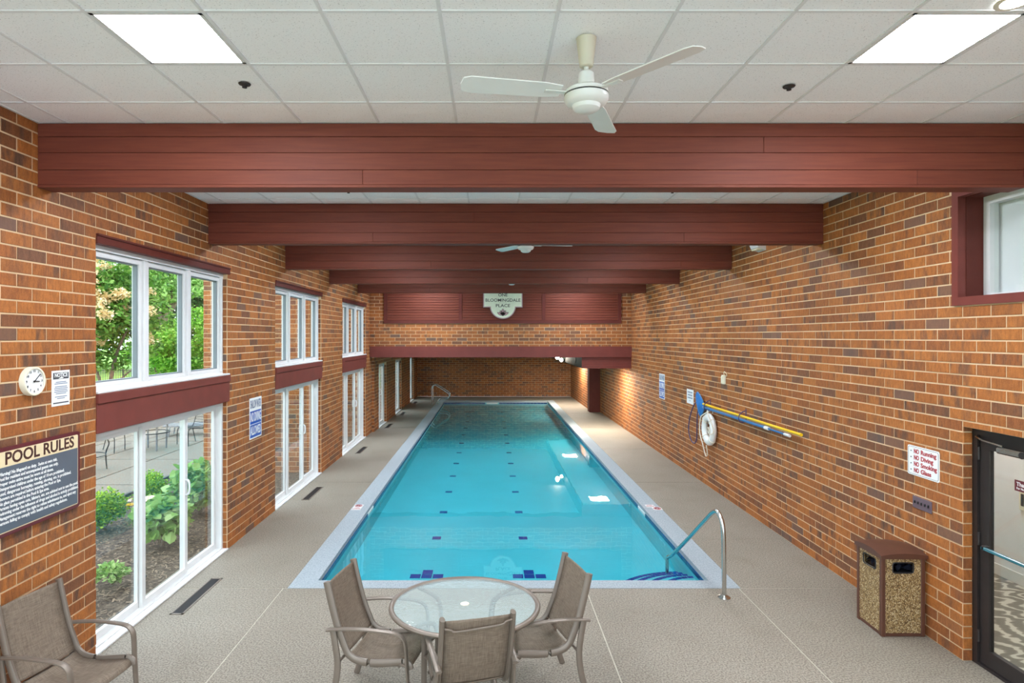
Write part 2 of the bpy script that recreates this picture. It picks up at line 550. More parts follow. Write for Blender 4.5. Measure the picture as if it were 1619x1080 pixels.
# ------------------------------------------------------------------ brick walls
BR_MESH = {}
def brick_mesh(normal, ln, h, dp):
    key = (normal, round(ln, 3), round(h, 3), round(dp, 3))
    if key not in BR_MESH:
        m = MB()
        a, b, c = ln / 2, h / 2, 0.002
        # local: u along, w up, face towards the normal with a small chamfer
        vs = [(-a, 0, -b), (a, 0, -b), (a, 0, b), (-a, 0, b), (-a, dp - c, -b), (a, dp - c, -b), (a, dp - c, b), (-a, dp - c, b),
              (-a + c, dp, -b + c), (a - c, dp, -b + c), (a - c, dp, b - c), (-a + c, dp, b - c)]
        fs = [(8, 9, 10, 11), (4, 5, 9, 8), (5, 6, 10, 9), (6, 7, 11, 10), (7, 4, 8, 11),
              (0, 1, 5, 4), (1, 2, 6, 5), (2, 3, 7, 6), (3, 0, 4, 7)]
        out = []
        for (u, d, w) in vs:
            out.append({'+x': (d, u, w), '-x': (-d, u, w), '+y': (u, d, w), '-y': (u, -d, w)}[normal])
        m.add(out, fs)
        me = m.mesh('brick', 'brick')
        import bmesh
        bm = bmesh.new(); bm.from_mesh(me)
        bmesh.ops.recalc_face_normals(bm, faces=bm.faces)
        # open shells: make sure the face looks along the normal
        nv = {'+x': (1, 0, 0), '-x': (-1, 0, 0), '+y': (0, 1, 0), '-y': (0, -1, 0)}[normal]
        bm.faces.ensure_lookup_table()
        if bm.faces[0].normal.dot(Vector(nv)) < 0:
            bmesh.ops.reverse_faces(bm, faces=bm.faces)
        bm.to_mesh(me); bm.free()
        BR_MESH[key] = me
    return BR_MESH[key]

def project(x, y, z):
    if y < 0.2:
        return None
    return VPX + FOC * x / y, VPY - FOC * (z - CAMZ) / y

def join_pieces(name, items, mat, parent):
    """items: list of (mesh, location); one mesh with a per-face random number"""
    V, F, R = [], [], []
    for me, loc in items:
        b = len(V)
        r = random.random()
        for v in me.vertices:
            V.append((v.co.x + loc[0], v.co.y + loc[1], v.co.z + loc[2]))
        for p in me.polygons:
            F.append(tuple(i + b for i in p.vertices)); R.append(r)
    me = bpy.data.meshes.new(name)
    me.from_pydata(V, [], F)
    me.materials.append(M[mat])
    at = me.attributes.new('rnd', 'FLOAT', 'FACE')
    at.data.foreach_set('value', R)
    me.update()
    o = link(name, me, parent)
    o['kind'] = 'stuff'
    return o

def subtract(a, b, cuts):
    segs = [(a, b)]
    for c0, c1 in cuts:
        nxt = []
        for s0, s1 in segs:
            if c1 <= s0 or c0 >= s1:
                nxt.append((s0, s1)); continue
            if c0 > s0: nxt.append((s0, c0))
            if c1 < s1: nxt.append((c1, s1))
        segs = nxt
    return segs

def brick_wall(name, normal, plane, u0, u1, z0, z1, holes=(), thick=0.28, single=300, phase=0.0, label='', cat='wall', extra=None, proud=0.005):
    """holes: (u0,u1,z0,z1). plane = plane of the brick faces."""
    sgn = 1 if normal[0] == '+' else -1
    ax = normal[1]
    back = plane - sgn * proud
    m = MB()
    us = sorted(set([u0, u1] + [h for q in holes for h in q[:2] if u0 < h < u1]))
    zs = sorted(set([z0, z1] + [h for q in holes for h in q[2:] if z0 < h < z1]))
    for i in range(len(us) - 1):
        run = None
        for j in range(len(zs) - 1):
            cu, cz = (us[i] + us[i + 1]) / 2, (zs[j] + zs[j + 1]) / 2
            if any(q[0] < cu < q[1] and q[2] < cz < q[3] for q in holes):
                continue
            a, b = sorted((back, back - sgn * thick))
            if ax == 'x':
                m.box(a, b, us[i], us[i + 1], zs[j], zs[j + 1])
            else:
                m.box(us[i], us[i + 1], a, b, zs[j], zs[j + 1])
    w = m.build(name, 'mortar', None, fix=False)
    tag(w, label, cat, kind='structure')
    bricks = []
    k0 = int(math.floor(z0 / BH + 1e-6))
    k = k0
    while k * BH < z1 - 0.02:
        za, zb = max(z0, k * BH + JT / 2), min(z1, (k + 1) * BH - JT / 2)
        if zb - za > 0.02:
            zm = (za + zb) / 2
            cuts = [(q[0], q[1]) for q in holes if q[2] < zm < q[3]]
            off = phase + (BL / 2 if k % 2 else 0)
            i = math.floor((u0 - off) / BL) - 1
            while off + i * BL < u1:
                a, b = max(u0, off + i * BL + JT / 2), min(u1, off + (i + 1) * BL - JT / 2)
                i += 1
                if b - a < 0.03: continue
                for s0, s1 in subtract(a, b, cuts):
                    if s1 - s0 < 0.03: continue
                    um = (s0 + s1) / 2
                    za_ = max([za] + [q[3] + 0.002 for q in holes if q[0] < um < q[1] and za < q[3] < zm])
                    zm_ = (za_ + zb) / 2
                    loc = (back, um, zm_) if ax == 'x' else (um, back, zm_)
                    me = brick_mesh(normal, s1 - s0, zb - za_, proud + random.choice((-0.001, 0, 0, 0.0015)))
                    size = 0
                    pa = project(*((plane, s0, zm) if ax == 'x' else (s0, plane, zm)))
                    pb = project(*((plane, s1, zm) if ax == 'x' else (s1, plane, zm)))
                    if pa and pb and 0 < (pa[0] + pb[0]) / 2 < 1619 and -4 < pa[1] < 1084:
                        size = abs(pa[0] - pb[0]) * FOC * (zb - za) / loc[1]
                    bricks.append((size, me, loc))
        k += 1
    if extra:
        bricks += extra
    bricks.sort(key=lambda t: -t[0])
    for s, me, loc in bricks[:single]:
        o = link('brick', me, w)
        o.location = loc
    if bricks[single:]:
        join_pieces('brick_remainder', [(me, loc) for s, me, loc in bricks[single:]], 'brick', w)
    return w

def reveal_bricks(normal, plane_u, x_a, x_b, z0, z1):
    """stack of brick ends facing the camera on the far jamb of an opening"""
    out = []
    k = int(z0 / BH)
    while (k + 1) * BH <= z1 + 0.02:
        za, zb = k * BH + JT / 2, (k + 1) * BH - JT / 2
        me = brick_mesh(normal, abs(x_b - x_a) - 0.004, zb - za, 0.009)
        out.append((60.0 if False else 1.0, me, ((x_a + x_b) / 2, plane_u, (za + zb) / 2)))
        k += 1
    return out

# openings in the left wall (big bays): upper window and lower sliding door
OPW, OPP = 9 * BL, 15 * BL
OP0 = 5.47
bays = [OP0 + OPP * i for i in range(-1, 3)]
ZSP0, ZSP1, ZWT, ZLT = 2.0, 2.36, 3.72, 3.81      # spandrel bottom/top, window head, lintel trim top
holesL = [(b, b + OPW, 0.0, 3.759) for b in bays]
extra = []
for b in bays:
    extra += reveal_bricks('-y', b + OPW + 0.0, XL - 0.07, XL - 0.012, 0.0, ZWT)
wall_left = brick_wall('wall_left', '+x', XL, YB, YG + 0.3, 0, ZC, holesL, 0.20, 300, phase=OP0,
                       label='orange brown brick wall with tall white windows and sliding doors along the pool', extra=extra)
DOORW = (5.40, 4.32)      # glass door opening in the right wall (far, near)
RWIN = (5.50, 3.20, 3.155, 4.20)
holesR = [(DOORW[1], DOORW[0], 0, 2.08), (RWIN[1] + 0.0, RWIN[0], RWIN[2], RWIN[3])]
wall_right = brick_wall('wall_right', '-x', XR, YB, 23.3, 0, ZC, holesR, 0.21, 300, phase=5.40,
                        label='long orange brown brick wall holding the life ring and pool poles',
                        extra=reveal_bricks('-y', DOORW[0], XR + 0.004, XR + 0.085, 0.0, 2.12))
wall_gable = brick_wall('wall_header', '-y', YG, XL, XR, 2.58, ZC, [(-3.13, 3.90, 3.26, ZC + 0.1)], 0.25, 300, phase=0.1,
                        label='brick wall above the low far section, under the sign')
low_holes = [(19.05, 20.46, 0, 2.0), (22.4, 23.9, 0, 2.0), (26.5, 27.8, 0, 2.0)]
ex2 = []
for h in low_holes:
    ex2 += reveal_bricks('-y', h[1], XLL - 0.07, XLL - 0.012, 0.0, 1.97)
ex2 += reveal_bricks('-y', YG + 0.3, XL - 0.01, XLL - 0.002, 0.0, 2.25)
wall_left_low = brick_wall('wall_left_low', '+x', XLL, YG + 0.3, YF, 0, 2.6, low_holes, 0.20, 150, phase=19.05,
                           label='brick wall with narrow white doors in the low far section', extra=ex2)
wall_right_low = brick_wall('wall_right_low', '-x', XRR, 23.3, YF, 0, 2.6, (), 0.5, 120, phase=0.0,
                            label='stepped in brick wall at the far end beyond the dark red column')
wall_far = brick_wall('wall_far', '-y', YF, XLL - 0.3, XRR + 0.3, 0, 2.6, (), 0.3, 0, phase=0.05,
                      label='brick wall closing the far end of the pool')
wall_back = MB()
BWX = (-3.45, 4.1, 0.08, 4.45)  # opening for the added window behind the viewpoint
wall_back.box(XL - 0.3, BWX[0], YB - 0.2, YB, 0, ZC); wall_back.box(BWX[1], XR + 0.3, YB - 0.2, YB, 0, ZC)
wall_back.box(BWX[0], BWX[1], YB - 0.2, YB, 0, BWX[2]); wall_back.box(BWX[0], BWX[1], YB - 0.2, YB, BWX[3], ZC)
wall_back = wall_back.build('wall_back', 'whitewall', None, fix=False)
tag(wall_back, 'plain white wall behind the viewpoint', 'wall', kind='structure')

# ------------------------------------------------------------------ floor slabs, coping
CO = 0.29
cx0, cx1, cy0, cy1 = PX0 - CO, PX1 + CO, PY0 - 0.22, PY1 + 0.5
floor = MB()
for (a, b, c, d) in ((XL - 0.3, cx0, YB, YF), (cx1, XR + 0.12, YB, YF), (cx0, cx1, YB, cy0), (cx0, cx1, cy1, YF)):
    floor.box(a, b, c, d, -0.2, -0.003)
M['joint'] = plain('joint_sealant', srgb(190, 182, 164), 0.8)
floor = floor.build('floor', 'joint')
tag(floor, 'pale textured concrete pool deck with thin joints', 'floor', kind='structure')
g = 0.006
xs_front = [XL - 0.3, -2.36, 1.10, 2.85, XR + 0.12]
def slab(x0, x1, y0, y1):
    MB().box(x0 + g, x1 - g, y0 + g, y1 - g, -0.0028, 0.0).build('slab', 'floor', floor, fix=False)
for i in range(4):
    slab(xs_front[i], xs_front[i + 1], YB, cy0)
ysj = [cy0, 8.62, 12.0, 15.6, 19.2, 22.8, cy1, YF]
for i in range(len(ysj) - 2):
    slab(cx1, XR + 0.12, ysj[i], ysj[i + 1])
for i in range(0, len(ysj) - 2, 2):
    slab(XL - 0.3, cx0, ysj[i], ysj[i + 2])
slab(XL - 0.3, XR + 0.12, cy1, YF)
# coping ring, rounded nose
m = MB()
def ring(o, i, z0, z1, mm):
    (a0, a1, b0, b1), (c0, c1, d0, d1) = o, i
    mm.box(a0, c0, b0, b1, z0, z1); mm.box(c1, a1, b0, b1, z0, z1)
    mm.box(c0, c1, b0, d0, z0, z1); mm.box(c0, c1, d1, b1, z0, z1)
ring((cx0, cx1, cy0, cy1), (PX0, PX1, PY0, PY1), -0.05, 0.003, m)
coping = m.build('trim_1', 'coping', None, fix=False)
tag(coping, 'blue grey concrete coping framing the pool', 'pool coping', kind='structure')

# ------------------------------------------------------------------ pool
e = 0.03
basin = MB()
basin.add([(PX0, PY0, ZBOT), (PX1, PY0, ZBOT), (PX1, PY1, ZBOT), (PX0, PY1, ZBOT)], [(0, 1, 2, 3)])
basin.box(PX0 - 0.2, PX0, PY0 - 0.2, PY1 + 0.2, ZBOT - 0.2, -0.05)
basin.box(PX1, PX1 + 0.2, PY0 - 0.2, PY1 + 0.2, ZBOT - 0.2, -0.05)
basin.box(PX0, PX1, PY0 - 0.2, PY0, ZBOT - 0.2, -0.05)
basin.box(PX0, PX1, PY1, PY1 + 0.2, ZBOT - 0.2, -0.05)
basin.box(PX0, PX1, PY0, PY1, ZBOT - 0.2, ZBOT - 0.01)
basin = basin.build('swimming_pool', 'plaster', None, fix=False)
tag(basin, 'long rectangular turquoise swimming pool with blue tile line', 'pool', kind='structure')
# lane marker tiles on the bottom
tm = MB().cbox(-0.07, 0.07, -0.066, 0.066, 0, 0.006, 0.002).mesh('tile', 'navytile')
def ptile(x, y, z=ZBOT):
    o = link('tile', tm, basin); o.location = (x, y, z)
hb = CAMZ - ZBOT
for xr in (-0.262, 0.166):
    X = xr * hb
    ys = [FOC * hb / (py - VPY) for py in (851, 810, 778, 753, 733, 716, 701, 688, 677, 667, 659)]
    for y in ys:
        ptile(X, y)
    yt = FOC * hb / (911.5 - VPY)
    for d in (-0.156, 0, 0.156):
        ptile(X + d, yt)
    ptile(X, yt + 0.15)
    yt = 26.45
    for d in (-0.156, 0, 0.156):
        ptile(X + d, yt)
    ptile(X, yt - 0.15)
# waterline tiles
TW = 0.1524
wt_y = MB().cbox(-0.006, 0.006, -TW / 2 + 0.002, TW / 2 - 0.002, -0.028, 0.028, 0.002).mesh('waterline_tile', 'bluetile')
wt_x = MB().cbox(-TW / 2 + 0.002, TW / 2 - 0.002, -0.006, 0.006, -0.028, 0.028, 0.002).mesh('waterline_tile', 'bluetile')
ny = int((PY1 - PY0) / TW)
white_rows = set()
for k in range(ny):
    y = PY0 + TW * (k + 0.5)
    for X in (PX0 + 0.006, PX1 - 0.006):
        if 10.0 < y < 10.55:
            continue
        o = link('waterline_tile', wt_y, basin); o.location = (X, y, -0.079)
for k in range(int((PX1 - PX0) / TW)):
    x = PX0 + TW * (k + 0.5)
    if not (-0.15 < x < 0.38):
        o = link('waterline_tile', wt_x, basin); o.location = (x, PY1 - 0.006, -0.079)
dm = MB().cbox(-0.006, 0.006, -0.25, 0.25, -0.028, 0.028, 0.002).mesh('depth_tile', 'whitetile')
for X in (PX0 + 0.006, PX1 - 0.006):
    o = link('depth_tile', dm, basin); o.location = (X, 10.28, -0.079)
o = link('depth_tile', MB().cbox(-0.25, 0.25, -0.006, 0.006, -0.028, 0.028, 0.002).mesh('depth_tile', 'whitetile'), basin)
o.location = (0.115, PY1 - 0.006, -0.079)
# inlets
inl = MB().lathe([(0.045, 0), (0.045, 0.012), (0.02, 0.016), (0.0, 0.016)], axis='x', seg=14).mesh('inlet', 'whitetile', True)
for y in (11.2, 15.5, 20.4):
    o = link('inlet', inl, basin); o.location = (PX0, y, -0.22)
    o = link('inlet', inl, basin); o.location = (PX1, y, -0.22); o.rotation_euler = (0, 0, math.pi)
# corner steps
radii = [(1.16, -0.345), (0.97, -0.285), (0.76, -0.225), (0.54, -0.165)]
for R, z in radii:
    poly = [(PX1, PY0)] + [(PX1 - R * math.cos(a), PY0 + R * math.sin(a)) for a in np.linspace(0, math.pi / 2, 20)]
    st = MB().prism(poly, 'z', ZBOT, z).build('step', 'plaster', basin)
    nt = int(R * math.pi / 2 / 0.078)
    for k in range(nt):
        a0, a1 = (k + 0.06) * math.pi / 2 / nt, (k + 0.94) * math.pi / 2 / nt
        q = []
        for rr, aa in ((R + 0.004, a0), (R + 0.004, a1), (R - 0.05, a1), (R - 0.05, a0)):
            q.append((PX1 - rr * math.cos(aa), PY0 + rr * math.sin(aa)))
        MB().prism(q, 'z', z - 0.03, z + 0.004).build('edge_tile', 'navytile', st)
w = MB().add([(PX0, PY0, ZW), (PX1, PY0, ZW), (PX1, PY1, ZW), (PX0, PY1, ZW)], [(0, 1, 2, 3)]).build('pool_water', 'water', None, fix=False)
tag(w, 'still clear turquoise water filling the pool', 'water', kind='stuff')
# coping marker tiles
def marker(x, y, label, kind, lab_group='marker tiles on the coping'):
    t = wall_thing('marker_tile', label, 'tile', 'floor', (x, y, 0.003), lab_group)
    MB().cbox(-0.076, 0.076, -0.076, 0.076, 0, 0.004, 0.001).build('tile_body', 'whitetile', t)
    if kind == 'text':
        text('lettering', 'NO', 0.055, 'sign_red', t, 0, 0.03, 0.0045, bold=0.001)
        text('lettering', 'DIVING', 0.05, 'sign_red', t, 0, -0.03, 0.0045, bold=0.001, width=0.13)
    else:
        pts = [(0.055 * math.cos(a), 0.055 * math.sin(a), 0.005) for a in np.linspace(0, 2 * math.pi, 24, endpoint=False)]
        MB().tube(pts, 0.006, 6, closed=True).build('symbol_ring', 'sign_red', t)
        MB().tube([(-0.04, 0.04, 0.005), (0.04, -0.04, 0.005)], 0.006, 6).build('symbol_bar', 'sign_red', t)
        MB().tube([(-0.035, -0.015, 0.005), (0.0, 0.01, 0.005), (0.03, 0.0, 0.005)], 0.006, 6).build('symbol_diver', 'ink', t)
marker(PX0 - 0.20, 10.15, 'white lettered marker tile on the coping by the window side', 'text')
marker(PX0 - 0.20, 10.31, 'white no diving symbol tile on the coping by the window side', 'sym')
marker(PX1 + 0.14, 10.31, 'white lettered marker tile on the coping by the handrail side', 'text')
marker(PX1 + 0.22, 10.15, 'white no diving symbol tile on the coping by the handrail side', 'sym')

# near handrail
hr = thing('pool_handrail', 'bent stainless steel handrail at the near pool steps', 'handrail', (0, 0, 0))
pts = spline([(2.586, 6.70, 0.0), (2.584, 6.70, 0.45), (2.58, 6.71, 0.74), (2.572, 6.77, 0.87), (2.555, 6.89, 0.90), (2.52, 7.12, 0.72), (2.47, 7.55, 0.37), (2.41, 8.02, 0.00), (2.39, 8.15, -0.08), (2.388, 8.18, -0.14), (2.388, 8.18, -0.345)], 6)
MB().tube(pts, 0.024, 14).build('rail', 'steel', hr, True)
MB().lathe([(0.068, 0), (0.068, 0.008), (0.05, 0.022), (0.03, 0.03), (0.026, 0.034)], 2.586, 6.70, 0.0, 24).build('floor_flange', 'steel', hr, True)
# far ladder
ld = thing('pool_ladder', 'pair of looped stainless grab rails at the far pool end', 'ladder', (0, 0, 0))
for y in (25.75, 26.35):
    pts = spline([(-2.43, y, 0.0), (-2.44, y, 0.4), (-2.45, y, 0.70), (-2.36, y, 0.79), (-2.24, y, 0.78), (-1.80, y, 0.50), (-1.71, y, 0.40), (-1.75, y, 0.27), (-1.88, y, 0.21), (-2.08, y, 0.20), (-2.18, y, 0.14), (-2.22, y, 0.0)], 6)
    MB().tube(pts, 0.021, 10).build('grab_rail', 'steel', ld, True)
    for x in (-2.43, -2.22):
        MB().lathe([(0.055, 0), (0.055, 0.008), (0.03, 0.02)], x, y, 0.0, 16).build('floor_flange', 'steel', ld, True)

# floor vents
def vent(y0, y1, label, axis='y', x0=-3.315, x1=-3.175):
    t = thing('floor_vent', label, 'vent', ((x0 + x1) / 2, (y0 + y1) / 2, 0.0), 0, 'floor vents along the windows')
    a, b = (x1 - x0) / 2, (y1 - y0) / 2
    fr = MB(); fr.box(-a, -a + 0.022, -b, b, 0, 0.006); fr.box(a - 0.022, a, -b, b, 0, 0.006); fr.box(-a, a, -b, -b + 0.022, 0, 0.006); fr.box(-a, a, b - 0.022, b, 0, 0.006)
    fr.build('frame', 'alu', t, fix=False)
    MB().box(-a + 0.02, a - 0.02, -b + 0.02, b - 0.02, 0.0005, 0.002).build('duct_opening', 'black', t, fix=False)
    n = max(3, int(2 * a / 0.016)) if axis == 'y' else max(3, int(2 * b / 0.016))
    for k in range(1, n):
        if axis == 'y':
            x = -a + 2 * a * k / n
            MB().box(x - 0.002, x + 0.002, -b + 0.02, b - 0.02, 0.002, 0.006).build('slat', 'bronze', t, fix=False)
        else:
            y = -b + 2 * b * k / n
            MB().box(-a + 0.02, a - 0.02, y - 0.002, y + 0.002, 0.002, 0.006).build('slat', 'bronze', t, fix=False)
vent(6.29, 7.23, 'black slotted floor vent in front of the nearest sliding door')
vent(10.7, 11.62, 'black slotted floor vent in front of the second sliding door')
vent(14.95, 15.85, 'black slotted floor vent in front of the third sliding door')
vent(19.1, 20.0, 'black slotted floor vent at the first narrow door past the header')
vent(22.2, 23.1, 'black slotted floor vent at the middle narrow far door')
vent(26.0, 26.9, 'black slotted floor vent at the farthest narrow door')
vent(28.2, 28.35, 'long dark floor grille along the far brick wall', 'x', 1.62, 2.52)

# ------------------------------------------------------------------ ceiling
ceil = MB().box(XL - 0.3, XR + 0.3, YB - 0.2, YG + 0.3, ZC + 0.03, ZC + 0.2).build('ceiling', 'grid', None, fix=False)
tag(ceil, 'white suspended ceiling of square speckled tiles', 'ceiling', kind='structure')
GX0, GY0, GP = -0.2576, 3.128, 0.61
gx = [GX0 + GP * k for k in range(-6, 9)]
gx = [XL] + [x for x in gx if XL + 0.03 < x < XR - 0.03] + [XR]
gy = [GY0 + GP * k for k in range(-8, 26)]
gy = [YB] + [y for y in gy if YB + 0.03 < y < YG - 0.03] + [YG]
lights = []
BEAM_D = [4.76 + 2.885 * k for k in range(5)]
BT, BZ = 0.16, 4.068
light_cells = {(-2.0, 3.3), (2.4, 3.3), (-2.0, 0.4), (2.4, 0.4)}  # pair above the viewpoint is unseen, added to brighten the near end
for k in range(4):
    light_cells |= {(-2.0, BEAM_D[k] + 1.15), (2.4, BEAM_D[k] + 1.15)}
light_cells |= {(-2.0, 16.75), (2.4, 16.75)}
cells = []
TILE = {}
rest = []
for i in range(len(gx) - 1):
    for j in range(len(gy) - 1):
        a, b, c, d = gx[i], gx[i + 1], gy[j], gy[j + 1]
        hit = [1 for (lx, ly) in light_cells if a < lx <= b and c < ly <= d]
        if hit:
            lights.append((a, b, c, d)); continue
        key = (round(b - a, 3), round(d - c, 3))
        if key not in TILE:
            TILE[key] = MB().box(-(b - a) / 2 + 0.004, (b - a) / 2 - 0.004, -(d - c) / 2 + 0.004, (d - c) / 2 - 0.004, 0.006, 0.022).mesh('ceiling_tile', 'tile')
        loc = ((a + b) / 2, (c + d) / 2, ZC)
        vis = (2.4 < d and c < 4.8) or (6.2 < d and c < 7.7)
        if vis:
            o = link('ceiling_tile', TILE[key], ceil); o.location = loc
        else:
            rest.append((TILE[key], loc))
join_pieces('ceiling_tile_remainder', rest, 'tile', ceil)
tb = MB()
for x in gx[1:-1]:
    tb.box(x - 0.010, x + 0.010, YB, YG, ZC, ZC + 0.006)
for y in gy[1:-1]:
    tb.box(XL, XR, y - 0.010, y + 0.010, ZC + 0.0006, ZC + 0.006)
tb.box(XL, XL + 0.02, YB, YG, ZC, ZC + 0.006); tb.box(XR - 0.02, XR, YB, YG, ZC, ZC + 0.006)
tb.build('ceiling_grid', 'grid', ceil, fix=False)
# light panels
def light_panel(a, b, c, d, label, group):
    t = thing('ceiling_light', label, 'light', ((a + b) / 2, (c + d) / 2, ZC), 0, group)
    w, h = (b - a) / 2 - 0.012, (d - c) / 2 - 0.012
    fr = MB(); fr.box(-w, w, -h, -h + 0.02, 0.0, 0.025); fr.box(-w, w, h - 0.02, h, 0.0, 0.025); fr.box(-w, -w + 0.02, -h, h, 0, 0.025); fr.box(w - 0.02, w, -h, h, 0, 0.025)
    fr.build('frame', 'white', t, fix=False)
    MB().box(-w + 0.02, w - 0.02, -h + 0.02, h - 0.02, 0.004, 0.012).build('diffuser', 'panel', t, fix=False)
for (a, b, c, d) in lights:
    if 3.0 < c < 4:
        side = 'window' if a < 0 else 'plain brick'
        light_panel(a, b, c, d, 'square lit ceiling panel ahead of the first beam on the %s wall side' % side, 'ceiling light panels')
    else:
        nb = sum(1 for y in BEAM_D if y < c)
        where = ['added unseen above the viewpoint', 'between the first and second red beams', 'between the second and third red beams', 'between the third and fourth red beams', 'between the fourth and fifth red beams', 'between the fifth red beam and the gable'][nb]
        light_panel(a, b, c, d, 'square lit ceiling panel %s, %s side' % (where, 'window' if a < 0 else 'plain brick wall'), 'hidden ceiling light panels')
# recessed round downlight
t = thing('downlight', 'round white recessed downlight in the ceiling corner', 'light', (2.62, 3.03, ZC))
MB().lathe([(0.085, 0.0), (0.085, -0.006), (0.062, -0.008), (0.058, 0.004)], 0, 0, 0.002, 28, cap=False).build('trim_ring', 'fancream', t, True)
MB().lathe([(0.06, 0.001), (0.06, 0.004)], seg=28).build('lens', 'panel', t)
# sprinklers
def sprinkler(x, y, label):
    t = thing('sprinkler_head', label, 'sprinkler', (x, y, ZC), 0, 'fire sprinkler heads')
    MB().lathe([(0.04, 0.0), (0.036, -0.006), (0.02, -0.010), (0.012, -0.02)], seg=18).build('escutcheon', 'bronze', t, True)
    MB().lathe([(0.010, -0.012), (0.010, -0.020), (0.016, -0.022), (0.016, -0.025)], seg=12).build('deflector', 'black', t, True)
sprinkler(-1.62, 4.02, 'small dark sprinkler head in front of the first beam, window side')
sprinkler(2.00, 4.06, 'small dark sprinkler head in front of the first beam, brick wall side')
sprinkler(-1.62, 6.98, 'small dark sprinkler head just behind the first beam, window side')
sprinkler(2.10, 6.98, 'small dark sprinkler head just behind the first beam, brick wall side')

# beams
ordn = ['first', 'second', 'third', 'fourth', 'fifth']
hts = [ZC, ZC - 0.105, ZC - 0.231, ZC - 0.365, BZ + 0.0]
for k, y in enumerate(BEAM_D):
    b = thing('ceiling_beam', '%s dark red boarded ceiling beam counted from the viewpoint' % ordn[k], 'beam', (0, y, 0), kind='structure')
    MB().box(XL, XR, 0.02, BT - 0.02, BZ + 0.02, ZC).build('core', 'darkred', b, fix=False)
    for q in range(4):
        z1, z0 = hts[q] - 0.0016, hts[q + 1] + 0.0016
        joints = [XL, XR] if q % 2 == 0 else [XL, random.uniform(-1.5, 2.8), XR]
        if q == 3: joints = [XL, random.uniform(-2, 0), random.uniform(1, 3.4), XR]
        for a, c in zip(joints[:-1], joints[1:]):
            MB().cbox(a + 0.001, c - 0.001, 0, 0.022, z0, z1, 0.002).build('board', 'beam', b, fix=False)
            MB().cbox(a + 0.001, c - 0.001, BT - 0.022, BT, z0, z1, 0.002).build('board', 'beam', b, fix=False)
    MB().cbox(XL, XR, -0.004, BT + 0.004, BZ - 0.022, BZ, 0.003).build('soffit_board', 'beam', b, fix=False)

# ceiling fans
def fan(y, rz, label):
    t = thing('ceiling_fan', label, 'fan', (0.543, y, ZC), rz, 'white three blade ceiling fans')
    MB().lathe([(0.058, 0.0), (0.056, -0.004), (0.038, -0.155), (0.03, -0.16)], seg=28).build('canopy', 'fancream', t, True)
    MB().lathe([(0.013, -0.155), (0.013, -0.20)], seg=14).build('downrod', 'fanwhite', t, True)
    MB().lathe([(0.03, -0.185), (0.042, -0.195), (0.048, -0.27), (0.06, -0.278)], seg=28).build('rod_cover', 'fanwhite', t, True)
    MB().lathe([(0.05, -0.272), (0.10, -0.282), (0.122, -0.296), (0.125, -0.315)], seg=36).build('motor_housing', 'fanwhite', t, True)
    MB().lathe([(0.118, -0.314), (0.118, -0.324)], seg=36).build('gap_ring', 'black', t, True)
    MB().lathe([(0.124, -0.323), (0.124, -0.345), (0.11, -0.365), (0.08, -0.375), (0.074, -0.395), (0.05, -0.41), (0.0, -0.412)], seg=36, cap=False).build('motor_cap', 'fanwhite', t, True)
    for k in range(3):
        a = 2 * math.pi * k / 3
        blade = MB()
        pl = [(0.15, -0.05), (0.25, -0.066), (0.66, -0.072), (0.70, -0.055), (0.71, 0.0), (0.70, 0.055), (0.66, 0.072), (0.25, 0.066), (0.15, 0.05)]
        tw = math.radians(11)
        vs = [(p[0], p[1] * math.cos(tw), -0.305 + p[1] * math.sin(tw)) for p in pl] + [(p[0], p[1] * math.cos(tw), -0.299 + p[1] * math.sin(tw)) for p in pl]
        n = len(pl)
        blade.add(vs, [tuple(range(n)), tuple(range(2 * n - 1, n - 1, -1))] + [(i, (i + 1) % n, n + (i + 1) % n, n + i) for i in range(n)])
        o = blade.build('blade', 'fanwhite', t); o.rotation_euler = (0, 0, a)
        o2 = MB().cbox(0.09, 0.24, -0.018, 0.018, -0.312, -0.306, 0.002).build('blade_bracket', 'fanwhite', o)
fan(3.41, math.radians(70), 'white three blade ceiling fan in front of the first red beam')
fan(9.12, math.radians(5), 'white three blade ceiling fan hanging between the second and third red beams')
fan(14.9, math.radians(0), 'white three blade ceiling fan farthest away, above the shield sign')

# ------------------------------------------------------------------ gable panels, header, sign
pn = thing('gable_panel', 'dark red slatted wood panel across the upper end wall', 'panel', (0, YG, 0), kind='structure')
MB().box(-3.13, 3.90, 0.0, 0.05, 3.26, ZC).build('backing', 'darkred', pn, fix=False)
fw = 0.10
for (a, b, c, d) in ((-3.13, 3.90, 3.26, 3.26 + fw), (-3.13, -3.13 + fw, 3.26 + fw, ZC), (3.90 - fw, 3.90, 3.26 + fw, ZC), (-0.91, -0.81, 3.26 + fw, ZC), (1.55, 1.65, 3.26 + fw, ZC)):
    MB().cbox(a, b, -0.035, 0.0, c, d, 0.004).build('frame_rail', 'darkred', pn, fix=False)
for (a, b) in ((-3.03, -0.91), (-0.81, 1.55), (1.65, 3.80)):
    z = 3.36
    while z < ZC - 0.02:
        MB().cbox(a, b, -0.018, 0.0, z + 0.005, min(z + 0.070, ZC), 0.005).build('slat', 'beam', pn, fix=False)
        z += 0.075
hd = MB().cbox(XL, XR, YG - 0.06, YG + 0.3, 2.26, 2.585, 0.006).build('header_beam', 'redpaint', None, fix=False)
tag(hd, 'long plain red brown header beam above the low far section', 'beam', kind='structure')
lc = MB().box(XLL - 0.4, XR + 0.3, YG + 0.25, YF + 0.3, ZLOW, ZLOW + 0.2).build('ceiling_low', 'grid', None, fix=False)
tag(lc, 'low white ceiling over the far end of the pool', 'ceiling', kind='structure')
